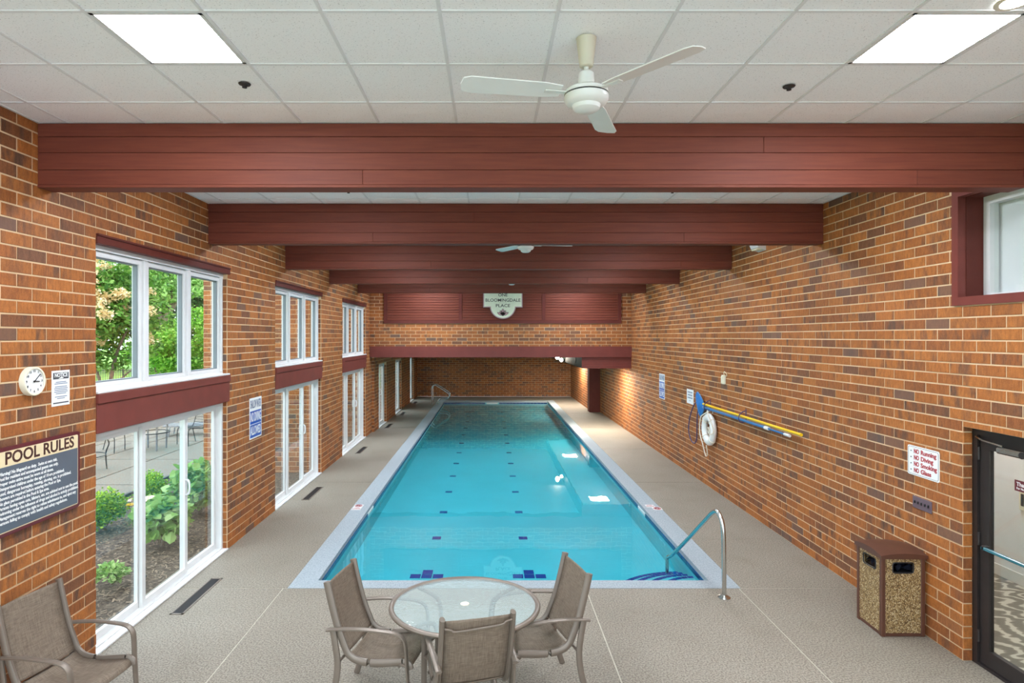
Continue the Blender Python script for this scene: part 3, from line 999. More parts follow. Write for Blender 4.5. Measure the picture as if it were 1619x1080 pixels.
# soffit over the right side of the low section
ZS = 1.93
sf = thing('soffit_box', 'dark red boxed soffit under the header beside the brick wall', 'soffit', (0, 0, 0), kind='structure')
hole = [(3.05, 3.65, 18.35, 18.95), (3.05, 3.65, 25.0, 25.6)]
MB().box(2.73, 2.77, YG + 0.02, YF, ZS, ZLOW).build('side_panel', 'taupe', sf, fix=False)
z = ZS
MB().box(2.74, XR, YG + 0.03, YG + 0.06, ZS, 2.27).build('front_backing', 'darkred', sf, fix=False)
for k in range(5):
    MB().cbox(2.73, XR, YG - 0.01, YG + 0.03, ZS + 0.066 * k + 0.002, ZS + 0.066 * (k + 1) - 0.002, 0.003).build('slat', 'redpaint', sf, fix=False)
bt = MB()
ylist = [YG + 0.02, 18.35, 18.95, 25.0, 25.6, YF]
for i in range(5):
    if i in (1, 3):
        bt.box(2.73, 3.05, ylist[i], ylist[i + 1], ZS, ZS + 0.02); bt.box(3.65, XR, ylist[i], ylist[i + 1], ZS, ZS + 0.02)
    else:
        bt.box(2.73, XR, ylist[i], ylist[i + 1], ZS, ZS + 0.02)
bt.build('bottom_panel', 'whitewall', sf, fix=False)
MB().lathe([(0.09, 0.0), (0.09, -0.012), (0.07, -0.014), (0.0, -0.010)], 2.73, 19.3, 2.13, 24, axis='x', cap=False).build('round_grille', 'black', sf, True)
for k, (a, b, c, d) in enumerate(hole):
    t = thing('soffit_light', ['square lit panel recessed under the front of the soffit', 'square lit panel recessed under the soffit near the far wall'][k], 'light', ((a + b) / 2, (c + d) / 2, ZS), 0, 'soffit light panels')
    MB().box(-0.29, 0.29, -0.29, 0.29, 0.004, 0.02).build('diffuser', 'panel_low', t, fix=False)
    fr = MB(); fr.box(-0.3, 0.3, -0.3, -0.28, -0.004, 0.02); fr.box(-0.3, 0.3, 0.28, 0.3, -0.004, 0.02); fr.box(-0.3, -0.28, -0.3, 0.3, -0.004, 0.02); fr.box(0.28, 0.3, -0.3, 0.3, -0.004, 0.02)
    fr.build('frame', 'white', t, fix=False)
# column
cl = MB().cbox(3.79, XR + 0.02, 23.1, 23.5, 0, ZS, 0.008).build('column', 'darkred', None, fix=False)
tag(cl, 'dark red square column standing where the far brick wall steps in', 'column', kind='structure')
# twin floodlight on the soffit side
fl = thing('floodlight', 'small twin flood lamp glowing on an arm beside the soffit', 'light', (2.73, 22.1, 2.12))
MB().cbox(-0.03, 0.0, -0.07, 0.07, -0.06, 0.06, 0.006).build('mounting_box', 'fancream', fl)
MB().tube([(-0.02, 0, 0), (-0.16, 0, 0.0)], 0.018, 10).build('arm', 'fancream', fl, True)
for (dx, dy, dz, on) in ((-0.27, -0.03, 0.0, True), (-0.13, -0.06, -0.09, False)):
    hd_ = MB().lathe([(0.03, 0.10), (0.05, 0.06), (0.075, 0.0), (0.08, -0.03), (0.07, -0.03)], dx, dy, dz, 20, axis='y', cap=False).build('lamp_head', 'fancream', fl, True)
    MB().lathe([(0.0, -0.045), (0.04, -0.04), (0.07, -0.025)], dx, dy, dz, 20, axis='y', cap=False).build('lens', emit_material('flood_lens', (1, 0.92, 0.75, 1), 22.0 if on else 3.0), hd_, True)

# property sign
sg = wall_thing('hanging_sign', 'pale mint shield sign with dark lettering on the red gable panel', 'sign', 'front', (0.393, YG - 0.036, 0))
def shield(w, r, yb, yr, top, inset):
    w, r = w - inset, r - inset
    pts = [(-w, top - inset), (-w, yb + inset), (-r, yb + inset)]
    a0 = math.asin(min(1, max(-1, (yb + inset - yr) / r))) if r > 0 else 0
    for a in np.linspace(math.pi, 2 * math.pi, 25):
        pts.append((r * math.cos(a), yr + r * math.sin(a)))
    pts += [(r, yb + inset), (w, yb + inset), (w, top - inset)]
    return pts[::-1]
def shield_mesh(inset, z0, z1):
    p = shield(0.58, 0.385, 3.735, 3.785, 4.28, inset)
    n = len(p)
    return MB().prism(p, 'z', z0, z1)
shield_mesh(-0.012, 0.0, 0.02).build('dark_edge', 'ink_brown', sg)
shield_mesh(0.0, 0.02, 0.03).build('border', 'sign_pink', sg)
shield_mesh(0.028, 0.03, 0.034).build('face', 'sign_mint', sg)
text('lettering', 'ONE', 0.125, 'ink', sg, 0.0, 4.10, 0.0345, bold=0.002, width=0.27)
text('lettering', 'BLOOMINGDALE', 0.13, 'ink', sg, 0.0, 3.945, 0.0345, bold=0.0012, width=1.03)
text('lettering', 'PLACE', 0.125, 'ink', sg, 0.0, 3.785, 0.0345, bold=0.0015, width=0.42)
MB().box(-0.12, 0.12, 3.868, 3.872, 0.034, 0.0355).build('rule_line', 'ink', sg, fix=False)
em = MB()
def petal(cx, cy, ang, L, W, z0=0.034, z1=0.037):
    pts = []
    for t in np.linspace(0, 1, 9):
        pts.append((L * t, W * math.sin(math.pi * t)))
    for t in np.linspace(1, 0, 9)[1:-1]:
        pts.append((L * t, -W * math.sin(math.pi * t)))
    c, s = math.cos(ang), math.sin(ang)
    return [(cx + c * x - s * y, cy + s * x + c * y) for x, y in pts]
for (ang, L, W) in ((90, 0.20, 0.05), (60, 0.17, 0.035), (120, 0.17, 0.035), (28, 0.19, 0.035), (152, 0.19, 0.035)):
    MB().prism(petal(0, 3.50, math.radians(ang), L, W), 'z', 0.034, 0.036).build('emblem_petal', 'sign_pink', sg)
    q = petal(0, 3.50, math.radians(ang), L, W)
    MB().tube([(x, y, 0.0365) for x, y in q], 0.005, 5, closed=True).build('emblem_outline', 'ink', sg)
MB().prism(petal(0, 3.475, math.radians(90), 0.05, 0.02), 'z', 0.034, 0.038).build('emblem_tip', 'ink', sg)

# ------------------------------------------------------------------ windows and sliding doors on the left
def frame_rect(m, x0, x1, y0, y1, z0, z1, w, wb=None):
    wb = w if wb is None else wb
    m.box(x0, x1, y0, y0 + w, z0, z1); m.box(x0, x1, y1 - w, y1, z0, z1)
    m.box(x0, x1, y0 + w, y1 - w, z0, z0 + wb); m.box(x0, x1, y0 + w, y1 - w, z1 - w, z1)
    return m
FX0, FX1 = XL - 0.195, XL - 0.06      # frame outer / room side
WORDS = ['behind the viewpoint', 'nearest the viewpoint', 'in the middle bay', 'in the third bay before the header']
def bay_window(b, idx):
    y0, y1 = b, b + OPW
    u = OPW / 3
    win = thing('window_%d' % idx, 'white three part casement window %s above the sliding door' % WORDS[idx], 'window', (0, 0, 0), kind='structure')
    frame_rect(MB(), FX0, FX1, y0, y1, ZSP1 + 0.021, ZWT, 0.045, 0.032).build('frame', 'white', win, fix=False)
    for k in (1, 2):
        MB().cbox(FX0, FX1 - 0.004, y0 + u * k - 0.035, y0 + u * k + 0.035, ZSP1 + 0.05, ZWT - 0.045, 0.005).build('mullion', 'white', win, fix=False)
    for k in range(3):
        a, c = y0 + u * k + 0.04, y0 + u * (k + 1) - 0.04
        s = frame_rect(MB(), FX0 + 0.03, FX1 - 0.03, a, c, ZSP1 + 0.054, ZWT - 0.05, 0.05, 0.036).build('sash', 'white', win, fix=False)
        frame_rect(MB(), FX0 + 0.045, FX1 - 0.045, a + 0.05, c - 0.05, ZSP1 + 0.09, ZWT - 0.10, 0.012).build('gasket', 'grey_gasket', s, fix=False)
        X = FX0 + 0.055
        MB().box(X, X + 0.006, a + 0.05, c - 0.05, ZSP1 + 0.09, ZWT - 0.10).build('pane', 'glass', s, fix=False)
    MB().cbox(FX0 - 0.03, XL + 0.022, y0 - 0.0, y1 + 0.03, ZSP1, ZSP1 + 0.022, 0.005).build('sill', 'white', win, fix=False)
    dr = thing('door_%d' % idx, 'white sliding glass door %s below the casement window' % WORDS[idx], 'door', (0, 0, 0), kind='structure')
    frame_rect(MB(), FX0, FX1, y0, y1, 0.0, ZSP0, 0.05, 0.035).build('frame', 'white', dr, fix=False)
    MB().cbox(FX0, XL + 0.012, y0, y1, 0.0, 0.022, 0.004).build('track_sill', 'white', dr, fix=False)
    MB().box(FX0 + 0.05, FX0 + 0.056, y0, y1, 0.035, 0.05).build('track', 'grey_gasket', dr, fix=False)
    for k in range(3):
        a, c = y0 + u * k - (0.02 if k else -0.05), y0 + u * (k + 1) + (0.02 if k < 2 else -0.05)
        dx = 0.028 if k == 1 else -0.012
        X0, X1 = FX0 + 0.035 + dx, FX0 + 0.07 + dx
        s = frame_rect(MB(), X0, X1, a, c, 0.036, ZSP0 - 0.05, 0.062, 0.07).build('door_panel', 'white', dr, fix=False)
        MB().box((X0 + X1) / 2 - 0.003, (X0 + X1) / 2 + 0.003, a + 0.06, c - 0.06, 0.10, ZSP0 - 0.11).build('pane', 'glass_low', s, fix=False)
        if k == 1:
            for (dy, sx) in ((-0.035, 1),):
                hp = spline([(X1, c + dy, 0.98), (X1 + 0.035, c + dy - 0.004, 1.0), (X1 + 0.045, c + dy - 0.008, 1.07), (X1 + 0.035, c + dy - 0.004, 1.14), (X1, c + dy, 1.16)], 5)
                MB().tube(hp, 0.011, 8).build('handle', 'white', s, True)
        if k == 2:
            hp = spline([(X1, a + 0.055, 0.98), (X1 + 0.05, a + 0.05, 1.0), (X1 + 0.06, a + 0.046, 1.07), (X1 + 0.05, a + 0.05, 1.14), (X1, a + 0.055, 1.16)], 5)
            MB().tube(hp, 0.011, 8).build('handle', 'white', s, True)
    sp = thing('trim_%d' % (10 + idx), 'red brown painted spandrel board between window and door %s' % WORDS[idx], 'trim', (0, 0, 0), kind='structure')
    MB().cbox(FX0 - 0.05, XL + 0.010, y0 + 0.001, y1 + 0.045, ZSP0, ZSP1 - 0.09, 0.004).build('lower_board', 'redpaint', sp, fix=False)
    MB().cbox(FX0 - 0.05, XL + 0.026, y0 + 0.001, y1 + 0.045, ZSP1 - 0.09, ZSP1 - 0.001, 0.005).build('upper_board', 'redpaint', sp, fix=False)
    ln = MB().cbox(FX0 - 0.05, XL + 0.014, y0 - 0.0, y1 + 0.06, ZWT, ZLT - 0.02, 0.006).build('trim_%d' % (20 + idx), 'darkred', None, fix=False)
    tag(ln, 'dark red brown lintel trim over the upper window %s' % WORDS[idx], 'trim', kind='structure')
    MB().cbox(FX0 - 0.05, XL + 0.024, y0 - 0.0, y1 + 0.06, ZLT - 0.02, ZLT, 0.004).build('cap_strip', 'darkred', ln, fix=False)
for i, b in enumerate(bays):
    if i == 0:
        continue
    bay_window(b, i)
# the bay behind the viewpoint: same units, kept simple in label
bay_window(bays[0], 0)
for i, (a, b, c, d) in enumerate(low_holes):
    W3 = ['first narrow white glass door past the header beam', 'second narrow white glass door in the low far section', 'farthest narrow white glass door beside the end wall'][i]
    dr = thing('door_%d' % (5 + i), W3, 'door', (0, 0, 0), kind='structure')
    X0, X1 = XLL - 0.20, XLL - 0.075
    frame_rect(MB(), X0, X1, a, b, 0.0, d, 0.05, 0.04).build('frame', 'white', dr, fix=False)
    MB().cbox(X0, XLL + 0.012, a, b, 0, 0.022, 0.004).build('track_sill', 'white', dr, fix=False)
    mid = (a + b) / 2
    for k, (p, q) in enumerate(((a + 0.05, mid + 0.03), (mid - 0.03, b - 0.05))):
        dx = 0.03 * k
        s = frame_rect(MB(), X0 + 0.035 + dx, X0 + 0.07 + dx, p, q, 0.04, d - 0.05, 0.06).build('door_panel', 'white', dr, fix=False)
        MB().box(X0 + 0.05 + dx, X0 + 0.056 + dx, p + 0.06, q - 0.06, 0.10, d - 0.11).build('pane', 'glass_low', s, fix=False)
    hp = spline([(X0 + 0.10, mid, 0.98), (X0 + 0.14, mid, 1.0), (X0 + 0.15, mid, 1.07), (X0 + 0.14, mid, 1.14), (X0 + 0.10, mid, 1.16)], 5)
    MB().tube(hp, 0.011, 8).build('handle', 'white', dr, True)

bwn = thing('window_8', 'unseen wide window added behind the viewpoint to let in frontal daylight', 'window', (0, 0, 0), kind='structure')  # no window known here; added to light beams and ceiling from the front
for k in range(4):
    a = BWX[0] + (BWX[1] - BWX[0]) * k / 4; c = BWX[0] + (BWX[1] - BWX[0]) * (k + 1) / 4
    m = MB()
    m.box(a, a + 0.05, YB - 0.15, YB - 0.05, BWX[2], BWX[3]); m.box(c - 0.05, c, YB - 0.15, YB - 0.05, BWX[2], BWX[3])
    m.box(a + 0.05, c - 0.05, YB - 0.15, YB - 0.05, BWX[2], BWX[2] + 0.05); m.box(a + 0.05, c - 0.05, YB - 0.15, YB - 0.05, BWX[3] - 0.05, BWX[3])
    s_ = m.build('sash', 'white', bwn, fix=False)
    MB().box(a + 0.05, c - 0.05, YB - 0.103, YB - 0.097, BWX[2] + 0.05, BWX[3] - 0.05).build('pane', 'glass', s_, fix=False)
# ------------------------------------------------------------------ right wall: interior window, glass door, hall behind
rw = thing('window_9', 'interior window in a deep red frame high on the brick wall', 'window', (0, 0, 0), kind='structure')
y1, y0, z0, z1 = RWIN
frame_rect(MB(), XR - 0.02, XR + 0.05, y0, y1 + 0.0, z0, z1, 0.075, 0.075).build('casing', 'redpaint', rw, fix=False)
frame_rect(MB(), XR + 0.05, XR + 0.30, y0 + 0.05, y1 - 0.055, z0 + 0.055, z1 - 0.055, 0.025).build('reveal', 'darkred', rw, fix=False)
frame_rect(MB(), XR + 0.20, XR + 0.28, y0 + 0.075, y1 - 0.085, z0 + 0.08, z1 - 0.08, 0.07, 0.025).build('sash', 'white', rw, fix=False)
MB().box(XR + 0.235, XR + 0.241, y0 + 0.145, y1 - 0.15, z0 + 0.105, z1 - 0.15).build('pane', 'glass', rw, fix=False)
MB().box(XR + 0.29, XR + 0.294, y0 + 0.06, y1 - 0.05, z0 + 0.10, z1 - 0.06).build('roller_blind', 'whitewall', rw, fix=False)
MB().tube([(XR + 0.292, y0 + 0.06, z0 + 0.10), (XR + 0.292, y1 - 0.05, z0 + 0.10)], 0.012, 8).build('blind_bar', 'white', rw, True)

gd = thing('door_9', 'dark bronze framed glass door at the corner by the litter bin', 'door', (0, 0, 0), kind='structure')
yf, yn = DOORW
XD = XR + 0.085
frame_rect(MB(), XD, XD + 0.12, yn, yf, -0.001, 2.08, 0.06, 0.02).build('frame', 'bronze', gd, fix=False)
lf = MB()
lf.box(XD + 0.02, XD + 0.065, yf - 0.16, yf - 0.065, 0.025, 2.025)
lf.box(XD + 0.02, XD + 0.065, yn + 0.065, yn + 0.16, 0.025, 2.025)
lf.box(XD + 0.02, XD + 0.065, yn + 0.16, yf - 0.16, 0.025, 0.16)
lf.box(XD + 0.02, XD + 0.065, yn + 0.16, yf - 0.16, 1.90, 2.025)
lf = lf.build('door_leaf', 'bronze', gd, fix=False)
MB().box(XD + 0.04, XD + 0.046, yn + 0.16, yf - 0.16, 0.16, 1.90).build('pane', 'glass_low', lf, fix=False)
MB().cbox(XD - 0.03, XD - 0.005, yn + 0.10, yf - 0.13, 1.035, 1.062, 0.004).build('push_bar', 'tealglass', lf)
for y in (yf - 0.15, yn + 0.12):
    MB().cbox(XD - 0.03, XD + 0.03, y - 0.012, y + 0.012, 1.025, 1.072, 0.003).build('bar_bracket', 'bronze', lf)
for z in (0.2, 1.05, 1.80):
    MB().lathe([(0.012, 0), (0.012, 0.11)], XD + 0.012, yf - 0.062, z, 12).build('hinge', 'bronze', gd, True)
cl_ = MB().cbox(XD - 0.045, XD + 0.02, yf - 0.62, yf - 0.30, 1.90, 1.955, 0.012).build('closer_body', 'steel', gd)
MB().tube([(XD - 0.03, yf - 0.36, 1.965), (XD - 0.05, yf - 0.18, 1.985), (XD - 0.01, yf - 0.06, 2.00)], 0.009, 8).build('closer_arm', 'steel', gd, True)
MB().lathe([(0.028, 0), (0.028, 0.012)], XD - 0.05, yf - 0.56, 1.928, 16, axis='x').build('closer_cap', 'bronze', cl_, True)
ts = wall_thing('door_notice', 'small maroon thank you notice stuck on the glass door', 'sign', 'right', (XD + 0.036, yf - 0.53, 1.66))
MB().cbox(-0.13, 0.13, -0.045, 0.045, 0, 0.003, 0.001).build('plate', 'sign_maroon', ts)
text('lettering', 'Thank You', 0.045, 'letter_white', ts, -0.11, 0.012, 0.0035, 'LEFT', 0.0006)
text('lettering', 'For Not Smoking', 0.024, 'letter_white', ts, -0.11, -0.022, 0.0035, 'LEFT', 0.0003)
# hall
HX = 6.15
hf = MB().box(XR + 0.12, HX + 0.3, 1.0, 9.5, -0.2, -0.004).build('floor_hall', 'carpet', None, fix=False)
tag(hf, 'grey swirl patterned carpet beyond the glass door', 'floor', kind='structure')
hw = MB()
hw.box(HX, HX + 0.2, 1.0, 9.5, 0, 2.9); hw.box(XR + 0.3, HX, 9.3, 9.5, 0, 2.9); hw.box(XR + 0.3, HX, 1.0, 1.2, 0, 2.9)
hw = hw.build('wall_hall', 'whitewall', None, fix=False)
tag(hw, 'plain white corridor wall seen through the glass door', 'wall', kind='structure')
MB().box(HX - 0.015, HX, 1.2, 9.3, 0, 0.13).build('baseboard', 'white', hw, fix=False)
hc = MB().box(XR + 0.3, HX + 0.2, 1.0, 9.5, 2.9, 3.0).build('ceiling_hall', 'whitewall', None, fix=False)
tag(hc, 'white corridor ceiling behind the brick wall', 'ceiling', kind='structure')
for yy in (4.2, 7.2):  # no corridor lamp is visible; this pair is added to light the hall
    t = thing('hall_fill_light', 'unseen square panel added to light the corridor %s the glass door' % ('beside' if yy < 5 else 'farther along from'), 'light', (5.3, yy, 2.9), 0, 'added corridor light panels')
    MB().box(-0.3, 0.3, -0.3, 0.3, -0.02, -0.004).build('diffuser', 'panel_hall_fill', t, fix=False)
    fr = MB(); fr.box(-0.32, 0.32, -0.32, -0.3, -0.025, 0); fr.box(-0.32, 0.32, 0.3, 0.32, -0.025, 0); fr.box(-0.32, -0.3, -0.3, 0.3, -0.025, 0); fr.box(0.3, 0.32, -0.3, 0.3, -0.025, 0)
    fr.build('frame', 'white', t, fix=False)
hp = thing('wall_thermostat', 'cream wall plate on the corridor wall seen through the glass door', 'switch', (HX, 6.98, 1.0))
MB().cbox(-0.03, 0, -0.05, 0.05, -0.12, 0.12, 0.006).build('plate', 'cream', hp)
MB().cbox(-0.036, -0.03, -0.02, 0.02, -0.07, 0.07, 0.003).build('window', 'taupe', hp)

# ------------------------------------------------------------------ exterior
pt = thing('patio_paving', 'pale exposed aggregate patio slabs outside the windows', 'patio', (0, 0, 0), kind='structure')
MB().box(-16.5, -6.62, 2.0, 34.0, -0.2, -0.035).build('base', 'mulch', pt, fix=False)
xs = [-16.5, -14.0, -11.6, -10.4, -9.2, -7.9, -6.62]
ysl = [2.0 + 2.45 * k for k in range(14)]
for i in range(len(xs) - 1):
    for j in range(len(ysl) - 1):
        MB().box(xs[i] + 0.02, xs[i + 1] - 0.02, ysl[j] + 0.02, ysl[j + 1] - 0.02, -0.04, 0.0).build('paving_slab', 'patio', pt, fix=False)
bed = MB().box(-6.56, XL - 0.3, 1.0, 34.0, -0.2, -0.03).build('garden_bed', 'mulch', None, fix=False)
tag(bed, 'brown bark mulch bed between the sliding doors and the patio', 'garden bed', kind='structure')
ch = MB()
for k in range(5200):
    x, y = random.uniform(-6.4, -3.9), random.uniform(5.2, 13.0)
    a, l, wd = random.uniform(0, math.pi), random.uniform(0.012, 0.035), random.uniform(0.004, 0.012)
    c, s = math.cos(a), math.sin(a)
    z = -0.026 + random.uniform(0, 0.01); tz = random.uniform(-0.01, 0.01)
    ch.add([(x + c * l + s * wd, y + s * l - c * wd, z + tz), (x + c * l - s * wd, y + s * l + c * wd, z + tz), (x - c * l - s * wd, y - s * l + c * wd, z - tz), (x - c * l + s * wd, y - s * l - c * wd, z - tz)], [(0, 1, 2, 3)])
ch = ch.build('mulch_chip', 'chip', bed, fix=False); ch['kind'] = 'stuff'
ed = MB().cbox(-6.62, -6.56, 1.0, 34.0, -0.1, 0.025, 0.006).build('trim_30', 'black', None, fix=False)
tag(ed, 'dark edging strip between mulch bed and patio', 'edging', kind='structure')
lawn = MB().box(-120, XL - 0.3, -40, 140, -0.4, -0.21).build('ground', 'lawn', None, fix=False)
tag(lawn, 'mown green lawn beyond the patio', 'lawn', kind='structure')
refl = MB().box(XL - 0.3, 60, -40, YB - 0.2, -0.4, -0.05).build('reflector', 'reflector', None, fix=False)  # unseen ground, added to bounce daylight through the back window onto the ceiling
tag(refl, 'added pale ground forecourt behind the viewpoint', 'bounce ground', kind='structure')
# privacy brick fins outside
fin1 = brick_wall('wall_patio', '-y', 13.0, -6.12, XL - 0.3, -0.03, 4.2, (), 0.3, 230, phase=-6.12, label='brick garden fin wall seen through the middle bay window')
fin2 = brick_wall('wall_patio_far', '-y', 17.62, -5.4, XL - 0.3, -0.03, 4.2, (), 0.3, 60, phase=-5.4, label='brick garden fin wall seen through the third bay window')

def leaf_mesh(name, pts, sizes, mat, aspect=0.55, up=0.3, parent=None, rnd=None, droop=0.25):
    n = len(pts)
    d = rng.normal(size=(n, 3)); d[:, 2] = d[:, 2] * 0.6 - droop
    d /= np.linalg.norm(d, axis=1)[:, None]
    s = rng.normal(size=(n, 3)); s[:, 2] *= 0.4
    s -= d * (s * d).sum(1)[:, None]
    s /= np.linalg.norm(s, axis=1)[:, None]
    nn = np.cross(d, s)
    L, W = sizes[:, None], sizes[:, None] * aspect / 2
    P = np.asarray(pts)
    V = np.empty((n, 6, 3))
    V[:, 0] = P
    V[:, 1] = P + d * L * 0.35 + s * W + nn * W * 0.25
    V[:, 2] = P + d * L * 0.72 + s * W * 0.75 + nn * W * 0.2
    V[:, 3] = P + d * L
    V[:, 4] = P + d * L * 0.72 - s * W * 0.75 + nn * W * 0.2
    V[:, 5] = P + d * L * 0.35 - s * W + nn * W * 0.25
    me = bpy.data.meshes.new(name)
    b = np.arange(n)[:, None] * 6
    F = np.concatenate([b + np.array([0, 1, 2, 3]), b + np.array([0, 3, 4, 5])], 1).reshape(-1, 4)
    me.from_pydata(V.reshape(-1, 3).tolist(), [], F.tolist())
    me.materials.append(M[mat])
    at = me.attributes.new('rnd', 'FLOAT', 'FACE')
    r = rng.random(n) if rnd is None else rnd
    at.data.foreach_set('value', np.repeat(r, 2).astype(np.float32))
    me.update()
    return link(name, me, parent)

def blob_points(blobs, n, shell=0.55):
    vol = np.array([b[3] * b[4] * b[5] for b in blobs]) ** 0.67
    idx = rng.choice(len(blobs), n, p=vol / vol.sum())
    B = np.array(blobs)[idx]
    v = rng.normal(size=(n, 3)); v /= np.linalg.norm(v, axis=1)[:, None]
    r = 1 - (1 - shell) * rng.random(n) ** 1.6
    return B[:, :3] + v * B[:, 3:6] * r[:, None]

def cluster_blobs(c, R, n, r0, r1, flat=0.8):
    out = []
    for k in range(n):
        v = rng.normal(size=3); v /= np.linalg.norm(v)
        q = rng.random() ** 0.4
        r = rng.uniform(r0, r1)
        out.append((c[0] + v[0] * R[0] * q, c[1] + v[1] * R[1] * q, c[2] + v[2] * R[2] * q, r, r, r * flat))
    return out

def tree(name, label, loc, crown_c, R, nblob, r0, r1, nleaf, lsize, mat, trunk_r, trunk_pts, group=None, blossom=0, cat='tree'):
    t = thing(name, label, cat, loc, 0, group)
    bl = cluster_blobs(crown_c, R, nblob, r0, r1)
    leaf_mesh('foliage', blob_points(bl, nleaf), rng.uniform(0.6, 1.2, nleaf) * lsize, mat, parent=t)
    if trunk_pts:
        m = MB()
        for path, ra, rb in trunk_pts:
            p = spline(path, 5)
            m.tube(p, [ra + (rb - ra) * i / (len(p) - 1) for i in range(len(p))], 9)
        m.build('trunk', 'bark', t, True)
    if blossom:
        bb = [b for b in bl if b[2] > crown_c[2] - R[2] * 0.75]
        pts = []
        for b in random.sample(bb, min(blossom, len(bb))):
            for q in range(3):
                v = rng.normal(size=3); v /= np.linalg.norm(v); v[0] = abs(v[0]) * 0.6; v[1] = -abs(v[1]) - 0.5; v[2] = abs(v[2]) * 0.6; v = v / np.linalg.norm(v)
                c = np.array(b[:3]) + v * b[3] * 1.15
                pts.append(c + rng.normal(size=(70, 3)) * np.array([0.11, 0.11, 0.075]))
        pts = np.concatenate(pts)
        leaf_mesh('blossom', pts, rng.uniform(0.06, 0.12, len(pts)), 'blossom', 0.9, parent=t)
    return t
tree('blossom_tree', 'leafy tree with cream blossom clusters close outside the nearest window', (-13.9, 22, -0.21), (0, 0, 4.2), (1.9, 1.9, 2.2), 44, 0.5, 0.85, 14000, 0.20, 'leaf_mid', 0.1,
     [([(0, 0, 0), (0.1, 0, 1.0), (0.5, -0.2, 2.4), (1.0, -0.3, 3.4)], 0.10, 0.03), ([(0, 0, 0), (-0.2, 0.1, 1.2), (-0.7, 0, 3.0)], 0.09, 0.03), ([(0, 0, 0), (0.7, -0.6, 1.3), (1.5, -0.8, 2.0)], 0.06, 0.02)], blossom=42)
tree('lime_shrub', 'bright lime green bushy tree filling the last pane of the nearest window', (-15.6, 32, -0.21), (0, 0, 2.6), (2.0, 1.6, 1.7), 34, 0.5, 0.9, 9000, 0.20, 'leaf_bright', 0.08,
     [([(0, 0, 0), (0.1, 0, 1.2), (0.2, 0, 2.2)], 0.09, 0.03)], group='trees beyond the patio')
tree('lime_shrub', 'bright green bushy tree between the blossom tree and the lime bush', (-19.3, 35, -0.21), (0, 0, 2.3), (1.9, 1.5, 1.4), 30, 0.5, 0.9, 8000, 0.20, 'leaf_bright', 0.08,
     [([(0, 0, 0), (0.1, 0, 1.0), (-0.2, 0, 2.0)], 0.09, 0.03)], group='trees beyond the patio')
tree('forked_tree', 'tall tree with a pale forked trunk behind the lawn fence', (-23.6, 44, -0.21), (0, 0, 8.6), (4.2, 4.2, 3.2), 46, 0.9, 1.5, 9000, 0.36, 'leaf_pale', 0.2,
     [([(0, 0, 0), (0.1, 0, 2.5), (0.0, 0, 4.2)], 0.34, 0.24), ([(0.0, 0, 4.1), (-0.6, 0, 5.4), (-0.7, 0, 7.0), (-1.3, 0, 9.0)], 0.2, 0.07), ([(0, 0, 4.1), (0.5, 0, 5.0), (1.3, 0, 6.2), (1.6, 0, 8.6)], 0.2, 0.07), ([(0.5, 0, 5.0), (0.6, 0, 6.5), (0.3, 0, 8.4)], 0.11, 0.05)], group='trees beyond the patio')
bgt = [(-36, 52, 6.5, 5.5, 'broad dark tree at the edge of the nearest window view'), (-29.5, 56, 6.2, 5.2, 'broad dark tree behind the blossom tree'), (-24, 60, 5.6, 5.0, 'broad dark tree behind the forked trunk'),
       (-20, 52, 6.4, 4.6, 'broad dark tree above the lime bush'), (-44, 60, 7.5, 6.0, 'broad dark tree deepest in the garden, mostly hidden'), (-14.5, 58, 6.5, 5.0, 'broad dark tree glimpsed through the far bay windows')]
for (x, y, zc, R, lab) in bgt:
    tree('shade_tree', lab, (x, y, -0.21), (0, 0, zc), (R * 0.85, R * 0.7, zc * 0.8), 60, 1.0, 1.9, 7500, 0.50, 'leaf_dark', 0.3,
         [([(0, 0, 0), (0.2, 0, zc * 0.5), (0.1, 0, zc)], 0.35, 0.12), ([(0.2, 0, zc * 0.5), (1.2, 0, zc * 0.8), (1.8, 0, zc * 1.1)], 0.18, 0.06)], group='dark shade trees in the garden')
# iron fence
fc = thing('garden_fence', 'black iron picket fence crossing the lawn behind the patio', 'fence', (0, 36.5, -0.21))
for z in (0.15, 1.05):
    MB().box(-34, -8, -0.015, 0.015, z, z + 0.03).build('rail', 'iron', fc, fix=False)
pk = MB()
x = -34.0
while x < -8:
    pk.box(x - 0.009, x + 0.009, -0.009, 0.009, 0.03, 1.2); x += 0.13
pk = pk.build('picket', 'iron', fc, fix=False); pk['kind'] = 'stuff'
for k in range(14):
    MB().cbox(-34 + 2 * k - 0.03, -34 + 2 * k + 0.03, -0.03, 0.03, 0, 1.28, 0.008).build('post', 'iron', fc, fix=False)

# bed plants
def shrub(name, label, x, y, blobs, n, size, mat, aspect=0.6, stems=5, cat='shrub', droop=0.1, flower=None):
    t = thing(name, label, cat, (x, y, -0.03))
    leaf_mesh('foliage', blob_points(blobs, n, 0.45), rng.uniform(0.7, 1.2, n) * size, mat, aspect, parent=t, droop=droop)
    m = MB()
    zt = max(b[2] for b in blobs)
    for k in range(stems):
        b = blobs[k % len(blobs)]
        m.tube(spline([(random.uniform(-0.03, 0.03), random.uniform(-0.03, 0.03), 0), (b[0] * 0.5, b[1] * 0.5, b[2] * 0.5), (b[0], b[1], b[2])], 3), 0.006, 5)
    m.build('stems', 'bark', t, True)
    return t
shrub('boxwood', 'round clipped boxwood at the brick edge of the nearest door', -5.75, 9.1, cluster_blobs((0, 0, 0.33), (0.2, 0.2, 0.16), 14, 0.13, 0.2, 1.0), 4200, 0.045, 'leaf_box', 0.6)
